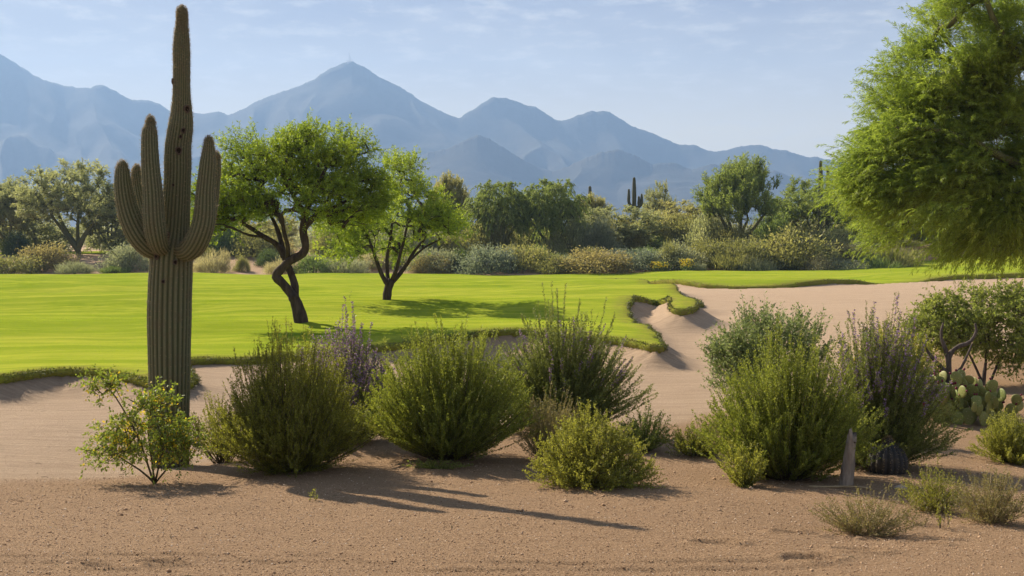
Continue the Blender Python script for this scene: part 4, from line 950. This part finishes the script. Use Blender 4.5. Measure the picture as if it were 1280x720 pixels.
# ------------------------------------------------------------------ the big palo verde at the right
def palo_verde_big():
    D = 25.0; b = on_ground(1372, D); q = rel(b, D)
    o = empty('palo_verde_tree', b, 'big feathery palo verde tree hanging into the picture from the right edge', 'tree'); t = Tree(303)
    t.limb([(0, 0, -.2), (-.1, 0, .9), (-.4, 0, 1.8), q(1335, 200), q(1310, 120), q(1290, 40)], .24, .07, None, .5)
    t.limb([(-.2, 0, 1.3), q(1300, 235, -.5), q(1240, 190, -.9), q(1180, 165, -1.0), q(1120, 160, -.8)], .15, .04, 0, .4)
    t.limb([(-.1, 0, 1.2), (.6, .3, 2.2), (1.3, .4, 3.3), (1.8, .4, 4.6)], .15, .05, 0, .4)
    t.limb([q(1335, 200), q(1290, 140, .8), q(1230, 95, 1.0), q(1190, 60, 1.0), q(1165, 20, .8)], .12, .04, 0, .4)
    t.limb([q(1300, 235, -.5), q(1240, 240, .6), q(1180, 225, .8), q(1110, 215, .9)], .09, .03, 0, .4)
    t.limb([q(1320, 150), q(1280, 80, -.8), q(1240, 20, -1.0), q(1220, -60, -.8)], .11, .04, 0, .4)
    rng = t.rng; m = D / F
    cr = [((1152, 190), (86, 85), .24), ((1210, 110), (90, 85), .20), ((1230, 230), (105, 75), .22), ((1260, 20), (95, 80), .14), ((1310, 110), (90, 130), .16), ((1190, 262), (100, 42), .14), ((1106, 205), (46, 58), .08), ((1255, 150), (80, 70), .12), ((1260, 264), (90, 38), .10), ((1280, -90), (110, 60), .05)]
    T = np.concatenate([clustered(rng, q(*c), (r[0] * m, r[0] * m * .85, r[1] * m), int(900 * wt), max(3, int(85 * wt)), .60, .3, -1) for c, r, wt in cr])
    t.grow(T, .22, wob=.10, up=.10, minrad=.006); wd = MB(); t.wood(wd, 8, 4, .03, .1); lf = MB()
    t.twigs(lf, wd, 12, .70, .42, .45, .95, 40, .105, .0135, .30, .5, center=q(1290, 250), ends=.25)
    wd.obj('trunk', M['bark_green'], o, True); lf.obj('crown', M['paloverde'], o)
palo_verde_big()
# ------------------------------------------------------------------ distant trees, shrubs and saguaros
def far_shrub_mesh(seed, n, clumps, L, W, upw, spiky):
    rng = np.random.default_rng(seed); mb = MB(); 
    v = unit(rng.normal(size=(clumps, 3))); v[:, 2] = np.abs(v[:, 2]); rr = rng.uniform(.55, 1.0, clumps) * (.85 + .3 * rng.random(clumps)); C = v * rr[:, None] * [1, 1, .92]
    i = rng.integers(0, clumps, n); sp = .17; p = C[i] + rng.normal(size=(n, 3)) * sp * [1, 1, .75]; p[:, 2] = np.abs(p[:, 2]) * .96
    d = unit(p * [1, 1, .8]) * (.6) + rng.normal(size=(n, 3)) * (1 - spiky) + np.array([0, 0, upw])
    var = np.clip(rng.normal(.45, .2, n) + rng.normal(0, .16, clumps)[i], 0, 1)
    add_leaves(mb, p, d, L * rng.uniform(.6, 1.4, n), W * rng.uniform(.7, 1.3, n), rng, var)
    return mb.mesh('foliage')
def stem_mesh(seed, n=9):
    rng = np.random.default_rng(seed); mb = MB()
    for _ in range(n):
        a = rng.random() * 6.28; r = rng.uniform(.3, .7); add_tube(mb, [(0, 0, -.1), (.35 * r * math.cos(a), .35 * r * math.sin(a), .3), (r * math.cos(a), r * math.sin(a), .75)], [.03, .02, .01], 4)
    return mb.mesh('stems')
SHR = {'dome': [far_shrub_mesh(401 + i, 7500, 60, .085, .034, .35, .45) for i in range(3)], 'grassy': [far_shrub_mesh(411 + i, 5200, 46, .22, .018, .9, .75) for i in range(2)], 'clipped': [far_shrub_mesh(421, 6000, 160, .07, .045, .2, .2)]}
STM = stem_mesh(431); STM.materials.append(M['stem'])
for l in SHR.values():
    for me in l: me.materials.append(M['far_olive'])
def place_shrub(name, px, py, D, hw, top, mat, label, shape='dome', group=None, vi=[0]):
    vi[0] += 1; g = on_ground(px, D)
    if D < 99:                                        # at the edge of the lawn: stand on whichever is higher
        if inside(LAWN, np.array([g.x]), np.array([g.y]))[0]: g.z = float(lawn_z([g.x], [g.y])[0]) - .05
    w_ = hw * 1.12 * D / F; h = max(.3, at(px, top, D).z - g.z); o = empty(name, g, label, 'shrub', group, vi[0] * 1.9)
    me = SHR[shape][vi[0] % len(SHR[shape])]
    f = link('foliage', me, None, o); f.scale = (w_, w_ * .9, h); f.material_slots[0].link = 'OBJECT'; f.material_slots[0].material = M[mat]
    s = link('stems', STM, None, o); s.scale = (w_, w_, h * .9)
    return o
for a in [
    ('clipped_shrub', 22, 316, 113, 18, 288, 'far_dark', 'dark green ball shaped shrub at the far left edge', 'clipped'),
    ('scrub_bush', 58, 336, 101, 30, 304, 'far_brown', 'brown olive dome bush right of the dark ball shrub'),
    ('scrub_bush', 14, 342, 98, 32, 317, 'far_olive', 'yellowish bush at the left edge below the dark ball shrub'),
    ('grass_clump', 94, 342, 98, 20, 327, 'far_grey', 'small grey green tuft right of the brown olive bush', 'grassy'),
    ('scrub_bush', 162, 341, 100, 28, 304, 'far_grey', 'large grey green bush left of the saguaro trunk'),
    ('grass_clump', 145, 342, 98, 16, 332, 'far_green', 'low green tuft in front of the large grey green bush', 'grassy'),
    ('grass_clump', 266, 343, 98, 20, 316, 'far_tan', 'pale straw grey tuft just right of the saguaro trunk', 'grassy'),
    ('scrub_bush', 303, 341, 100, 9, 320, 'far_olive', 'small olive bush on the dirt bank under the near mesquite'),
    ('scrub_bush', 336, 330, 104, 15, 309, 'far_dark', 'dark green bush left of the twisted mesquite trunk'),
    ('scrub_bush', 292, 318, 113, 24, 290, 'far_dark', 'dark bush on top of the dirt bank'),
    ('scrub_bush', 393, 343, 98, 27, 316, 'far_green', 'bright green dome bush right of the twisted mesquite trunk'),
    ('grass_clump', 432, 343, 98, 26, 321, 'far_grey', 'grey green tuft between the two mesquite trunks', 'grassy'),
    ('grass_clump', 352, 342, 98, 18, 322, 'far_tan', 'pale grassy tuft behind the twisted mesquite trunk', 'grassy'),
    ('scrub_bush', 466, 340, 102, 26, 316, 'far_tan', 'tan bush behind the fork of the farther mesquite'),
    ('scrub_bush', 540, 345, 99, 24, 316, 'far_brown', 'brownish bush right of the farther mesquite trunk'),
    ('scrub_bush', 576, 344, 100, 20, 310, 'far_dark', 'dark olive bush beside the brownish one right of the farther mesquite'),
    ('scrub_bush', 612, 344, 98, 34, 306, 'far_blue', 'wide bluish grey bush under the left weeping tree'),
    ('scrub_bush', 655, 344, 100, 30, 303, 'far_gold', 'golden green bush under the weeping trees'),
    ('scrub_bush', 692, 344, 98, 24, 318, 'far_olive', 'olive bush left of the rusty orange bush'),
    ('scrub_bush', 745, 344, 98, 42, 310, 'far_brown', 'wide rusty olive bush at the lawn edge in the middle'),
    ('scrub_bush', 795, 342, 100, 30, 308, 'far_blue', 'bluish grey bush right of the rusty olive bush'),
    ('scrub_bush', 842, 341, 100, 32, 302, 'far_grey', 'grey green bush behind the yellow flowers'),
    ('scrub_bush', 884, 339, 102, 24, 298, 'far_olive', 'olive bush left of the golden mound'),
    ('scrub_bush', 926, 338, 102, 36, 294, 'far_olive', 'broad olive bush joined to the left of the golden mound'),
    ('scrub_bush', 985, 337, 103, 50, 283, 'far_gold', 'largest golden mound of bush at the lawn edge'),
    ('grass_clump', 944, 339, 99, 22, 322, 'far_grey', 'grey green tuft in front of the golden mound', 'grassy'),
    ('scrub_bush', 1040, 334, 106, 30, 300, 'far_brown', 'brown olive bush right of the golden mound'),
    ('scrub_bush', 1082, 331, 109, 28, 300, 'far_grey', 'grey bush under the edge of the big palo verde'),
    ('scrub_bush', 1128, 327, 114, 26, 300, 'far_olive', 'olive bush behind the hanging palo verde branches'),
    ('scrub_bush', 1054, 312, 118, 12, 290, 'far_purple', 'dark purplish bush above the brown olive bush'),
    ('scrub_bush', 1020, 341, 100, 22, 318, 'far_tan', 'low tan bush at the right foot of the golden mound'),
    ('grass_clump', 872, 340, 97, 9, 328, 'far_grey', 'pale low tuft beside the yellow flowers', 'grassy'),
    ('agave', 690, 318, 112, 12, 294, 'far_grey', 'spiky grey green clump under the weeping trees', 'grassy'),
    ('scrub_bush', 820, 316, 116, 16, 292, 'far_green', 'green bush under the pale tree in the middle'),
    ('scrub_bush', 245, 322, 108, 14, 300, 'far_olive', 'olive bush seen between the saguaro and its right arm'),
    ('scrub_bush', 430, 318, 112, 30, 286, 'far_olive', 'olive bush behind the crowns between the mesquites'),
    ('scrub_bush', 505, 322, 112, 30, 292, 'far_grey', 'grey bush behind the farther mesquite trunk'),
    ('scrub_bush', 560, 318, 112, 26, 290, 'far_olive', 'olive bush behind the right side of the farther mesquite'),
    ('scrub_bush', 345, 318, 112, 22, 294, 'far_brown', 'brown bush behind the near mesquite trunk'),
]: place_shrub(*a)
_r = random.Random(9)
for px in list(range(215, 330, 26)) + list(range(420, 1200, 24)):
    D_ = _r.uniform(110, 127); place_shrub('scrub_bush', px + _r.uniform(-8, 8), 0, D_, _r.uniform(20, 34), _r.uniform(262, 288), _r.choice(['far_grey', 'tree_grey', 'far_olive', 'tree_olive', 'far_green']),
        'mid height desert scrub bush crowded among the far trees', 'dome', 'desert scrub bushes crowded among the far trees')
for px in range(486, 1130, 21):
    place_shrub('low_scrub', px + _r.uniform(-7, 7), 0, _r.uniform(99.5, 106), _r.uniform(18, 32), _r.uniform(306, 326), _r.choice(['far_grey', 'far_olive', 'far_green', 'far_gold', 'far_blue', 'far_grey', 'far_olive']),
        'low olive or grey scrub filling in the hedge along the lawn edge', _r.choice(['dome', 'dome', 'grassy']), 'low scrub along the far lawn edge')
def flower_clump(px, D, hw, h, label):
    g = on_ground(px, D); 
    if inside(LAWN, np.array([g.x]), np.array([g.y]))[0]: g.z = float(lawn_z([g.x], [g.y])[0]) - .03
    o = empty('yellow_flowers', g, label, 'flowers'); rng = np.random.default_rng(int(px)); w_ = hw * D / F
    for nm, m_, n, z0 in (('foliage', 'far_green', 260, 0), ('flowers', 'flower', 240, h * .35)):
        mb = MB(); p = np.column_stack([rng.normal(size=n) * w_ * .5, rng.normal(size=n) * w_ * .4, z0 + rng.random(n) * (h - z0)]); add_leaves(mb, p, rng.normal(size=p.shape) + [0, 0, .8], .13, .07, rng); mb.obj(nm, M[m_], o)['kind'] = 'stuff'
flower_clump(825, 97.0, 12, .9, 'yellow flower clump at the lawn edge in front of the grey green bush')
flower_clump(858, 96.5, 9, 1.1, 'brighter yellow flower clump right beside the other one')

def far_tree_proto(seed, crown, ntip, per, tl, droop, nl, L, W, upw, spread, limbs, ldir=.8, shell=.3, zcut=-.7):
    t = Tree(seed)
    for i, l in enumerate(limbs): t.limb(l, .028, .012, None if i == 0 else 0, .4)
    T = np.concatenate([ellipsoid_points(t.rng, c, r, int(ntip * wt), shell, zcut) for c, r, wt in crown]); t.grow(T, .06, wob=.1, up=.1, minrad=.0022); wd = MB(); t.wood(wd, 6, 3, .012); lf = MB()
    t.twigs(lf, wd, per, tl, droop, spread, .7, nl, L, W, upw, ldir, center=(0, 0, .35)); return wd.mesh('trunk', True), lf.mesh('crown')
LIM = [[(0, 0, -.03), (.01, 0, .12), (.0, 0, .25), (.02, 0, .5)], [(0, 0, .05), (-.1, .03, .22), (-.25, .03, .42)], [(0, 0, .05), (.12, .05, .22), (.28, .05, .4)], [(0, 0, .08), (.03, -.1, .25), (.1, -.22, .45)], [(0, 0, .08), (-.05, .12, .28), (-.05, .25, .5)]]
PROTO = {  # unit trees: height 1, half-width about .5
    'airy': far_tree_proto(501, [((0, 0, .62), (.50, .48, .34), .7), ((.22, 0, .45), (.30, .3, .22), .15), ((-.25, 0, .5), (.28, .3, .25), .15)], 190, 7, .11, .12, 28, .032, .0075, .5, .6, LIM),
    'upright': far_tree_proto(502, [((0, 0, .58), (.40, .40, .38), .6), ((.12, 0, .8), (.2, .2, .2), .2), ((-.2, 0, .55), (.28, .28, .3), .2)], 190, 7, .12, -.2, 28, .034, .0078, 1.0, .5, LIM),
    'weeping': far_tree_proto(503, [((0, 0, .66), (.46, .45, .30), .75), ((.0, 0, .42), (.46, .46, .16), .25)], 200, 8, .14, .95, 30, .034, .0075, .1, .5, LIM, .5),
    'dense': far_tree_proto(504, [((0, 0, .5), (.5, .48, .44), .7), ((.28, 0, .38), (.26, .3, .3), .15), ((-.28, 0, .36), (.26, .3, .3), .15)], 220, 7, .11, .1, 28, .028, .0105, .4, .8, LIM, .8, .4, -1),
}
for wd, lf in PROTO.values(): wd.materials.append(M['bark_green']); lf.materials.append(M['far_green'])
def place_tree(name, kind, px, D, hw, top, mat, label, rz, group=None):
    g = on_ground(px, D); h = at(px, top, D).z - g.z; w_ = hw * D / F; wd, lf = PROTO[kind]; o = empty(name, g, label, 'tree', group, rz)
    for nm, me in (('trunk', wd), ('crown', lf)):
        c = link(nm, me, None, o); c.scale = (w_ * 2, w_ * 2, h)
        if nm == 'crown': c.material_slots[0].link = 'OBJECT'; c.material_slots[0].material = M[mat]
for a in [
    ('palo_verde_tree', 'airy', 98, 114, 66, 202, 'tree_grey', 'wide grey green palo verde tree left of the saguaro', 1.0),
    ('bare_palo_verde', 'upright', 14, 118, 44, 232, 'tree_grey', 'thin pale wispy tree at the left edge', 2.2),
    ('palo_verde_tree', 'dense', 140, 118, 34, 238, 'tree_grey', 'dark dense tree just left of the saguaro arms', .4),
    ('weeping_tree', 'weeping', 624, 112, 42, 224, 'tree_green', 'left of the two round weeping green trees', 0.2),
    ('weeping_tree', 'weeping', 690, 113, 44, 222, 'tree_green', 'right of the two round weeping green trees', 2.6),
    ('desert_tree', 'dense', 770, 117, 62, 256, 'tree_grey', 'dark grey green spreading thicket tree below the far saguaro', 1.7),
    ('palo_verde_tree', 'airy', 850, 126, 50, 252, 'tree_olive', 'pale olive wispy tree right of the far saguaro', 2.9),
    ('palo_verde_tree', 'upright', 925, 112, 60, 206, 'tree_green', 'tall green palo verde tree behind the golden mound', .9),
    ('palo_verde_tree', 'airy', 1010, 118, 52, 224, 'tree_green', 'dark green tree between the palo verde and the right edge tree', 3.4),
    ('palo_verde_tree', 'dense', 1090, 122, 46, 236, 'tree_green', 'green tree half hidden by the big right palo verde', 4.0),
    ('desert_tree', 'upright', 562, 122, 34, 226, 'tree_olive', 'olive tree just right behind the farther mesquite', 5.0),
    ('desert_tree', 'airy', 262, 116, 34, 254, 'tree_green', 'green tree behind the right arms of the saguaro', 1.3),
    ('desert_tree', 'dense', 330, 120, 46, 262, 'tree_olive', 'olive tree behind the near mesquite crown', 2.0),
    ('desert_tree', 'dense', 452, 120, 50, 258, 'tree_grey', 'dark bluish tree between the two mesquite crowns', 3.0),
    ('desert_tree', 'airy', 205, 124, 40, 252, 'tree_olive', 'olive tree behind the saguaro trunk', 4.3),
    ('desert_tree', 'upright', 738, 124, 34, 250, 'tree_olive', 'wispy olive tree right behind the right weeping tree', 5.2),
    ('spiky_tree', 'airy', 824, 140, 20, 228, 'tree_grey', 'small wispy topped tree right of the many armed far saguaro', .3),
    ('desert_tree', 'dense', 1170, 122, 60, 240, 'tree_green', 'green tree behind the hanging right palo verde crown', 2.4),
    ('desert_tree', 'dense', 45, 122, 50, 262, 'tree_grey', 'grey thicket tree behind the dark ball shrub', 3.3),
]: place_tree(*a)

def far_saguaro(px, D, top, label, arms, r=.24):
    g = on_ground(px, D); o = empty('saguaro', g, label, 'cactus'); h = at(px, top, D).z - g.z; S = D / F
    saguaro_piece('trunk', [(0, 0, -.2), (0, 0, h * .4), (0.02, 0, h * .8), (0, 0, h - r)], [r * .9, r, r, r * .7], 12, o, int(px), False, 'saguaro_far', .3, 4)
    for dx, y0, y1 in arms:
        x = dx * S; z0 = at(px, y0, D).z - g.z; z1 = at(px, y1, D).z - g.z
        saguaro_piece('arm', [(0, 0, z0), (x * .6, 0, z0 - .1), (x, 0, z0 + .35), (x, 0, (z0 + z1) / 2), (x, 0, z1 - r * .6)], [r * .6, r * .7, r * .75, r * .75, r * .5], 10, o, int(px) + int(dx), False, 'saguaro_far', .25, 4)
far_saguaro(792, 124, 221, 'tallest far saguaro with several arms above the scrub in the middle', [(-6.5, 256, 236), (6, 262, 245), (9.5, 258, 242)])
far_saguaro(737, 126, 232, 'far saguaro without arms left of the many armed one', [])
far_saguaro(1024, 116, 200, 'plain far saguaro column left of the big right palo verde', [])
far_saguaro(1033, 120, 210, 'shorter far saguaro touching the big right palo verde crown', [], .22)
far_saguaro(692, 131, 240, 'far saguaro hidden behind the weeping trees', []) if False else None

def far_scrub():
    rng = np.random.default_rng(77); mb = MB(); n = 420; Dd = rng.uniform(128, 330, n); u = rng.uniform(-.62, .62, n)
    for D_, uu in zip(Dd, u):
        x, y = uu * D_, D_; z = gz(x, y); h = rng.uniform(2.2, 5.2) * (1 + .15 * (D_ > 220)); r = h * rng.uniform(.5, .9); k = 420
        v = unit(rng.normal(size=(k, 3))); v[:, 2] = np.abs(v[:, 2]); p = np.array([x, y, z]) + v * [r, r, h] * (rng.random((k, 1)) ** .33) * (.8 + .3 * rng.random((k, 1)))
        d = unit(v) * .7 + rng.normal(size=(k, 3)) * .5 + [0, 0, .5]; add_leaves(mb, p, d, .65, .22, rng, np.clip(rng.normal(.45, .2, k) + rng.normal() * .3, 0, 1))
    tag(mb.obj('far_scrub', M['far_grey']), 'far desert scrub melting into one grey green mass', 'scrub', kind='stuff')
far_scrub()

# radio mast on the sharp peak
p = at(437, 78.5, 4200); o = empty('radio_mast', p, 'tiny radio masts on the sharp peak of the mountain', 'mast'); M['steel'] = plain('grey_steel', (.45, .45, .45), .5)
def mast(parent, x, h, wd_):
    mb = MB()
    for sx_ in (-1, 1):
        for sy in (-1, 1): add_tube(mb, [(x + sx_ * wd_, sy * wd_, -8), (x + sx_ * wd_ * .3, sy * wd_ * .3, h)], [.6, .4], 4)
    for z in np.linspace(0, h * .95, 9): 
        f = wd_ * (1 - .7 * z / h); add_tube(mb, [(x - f, -f, z), (x + f, -f, z + h * .1)], .35, 4)
    mb.obj('lattice_tower', M['steel'], parent)
mast(o, 0, 42, 3.0); mast(o, 9, 16, 1.8); mast(o, -8, 12, 1.6)
mb = MB(); mb.add([(a, b_, c) for c in (-8, 4) for b_ in (-5, 5) for a in (-7, 7)], [(0, 1, 3, 2), (4, 6, 7, 5), (0, 4, 5, 1), (2, 3, 7, 6), (0, 2, 6, 4), (1, 5, 7, 3)]); mb.obj('equipment_hut', M['steel'], o)
print('SCENE polys', sum(len(o.data.polygons) for o in bpy.data.objects if o.type == 'MESH'))
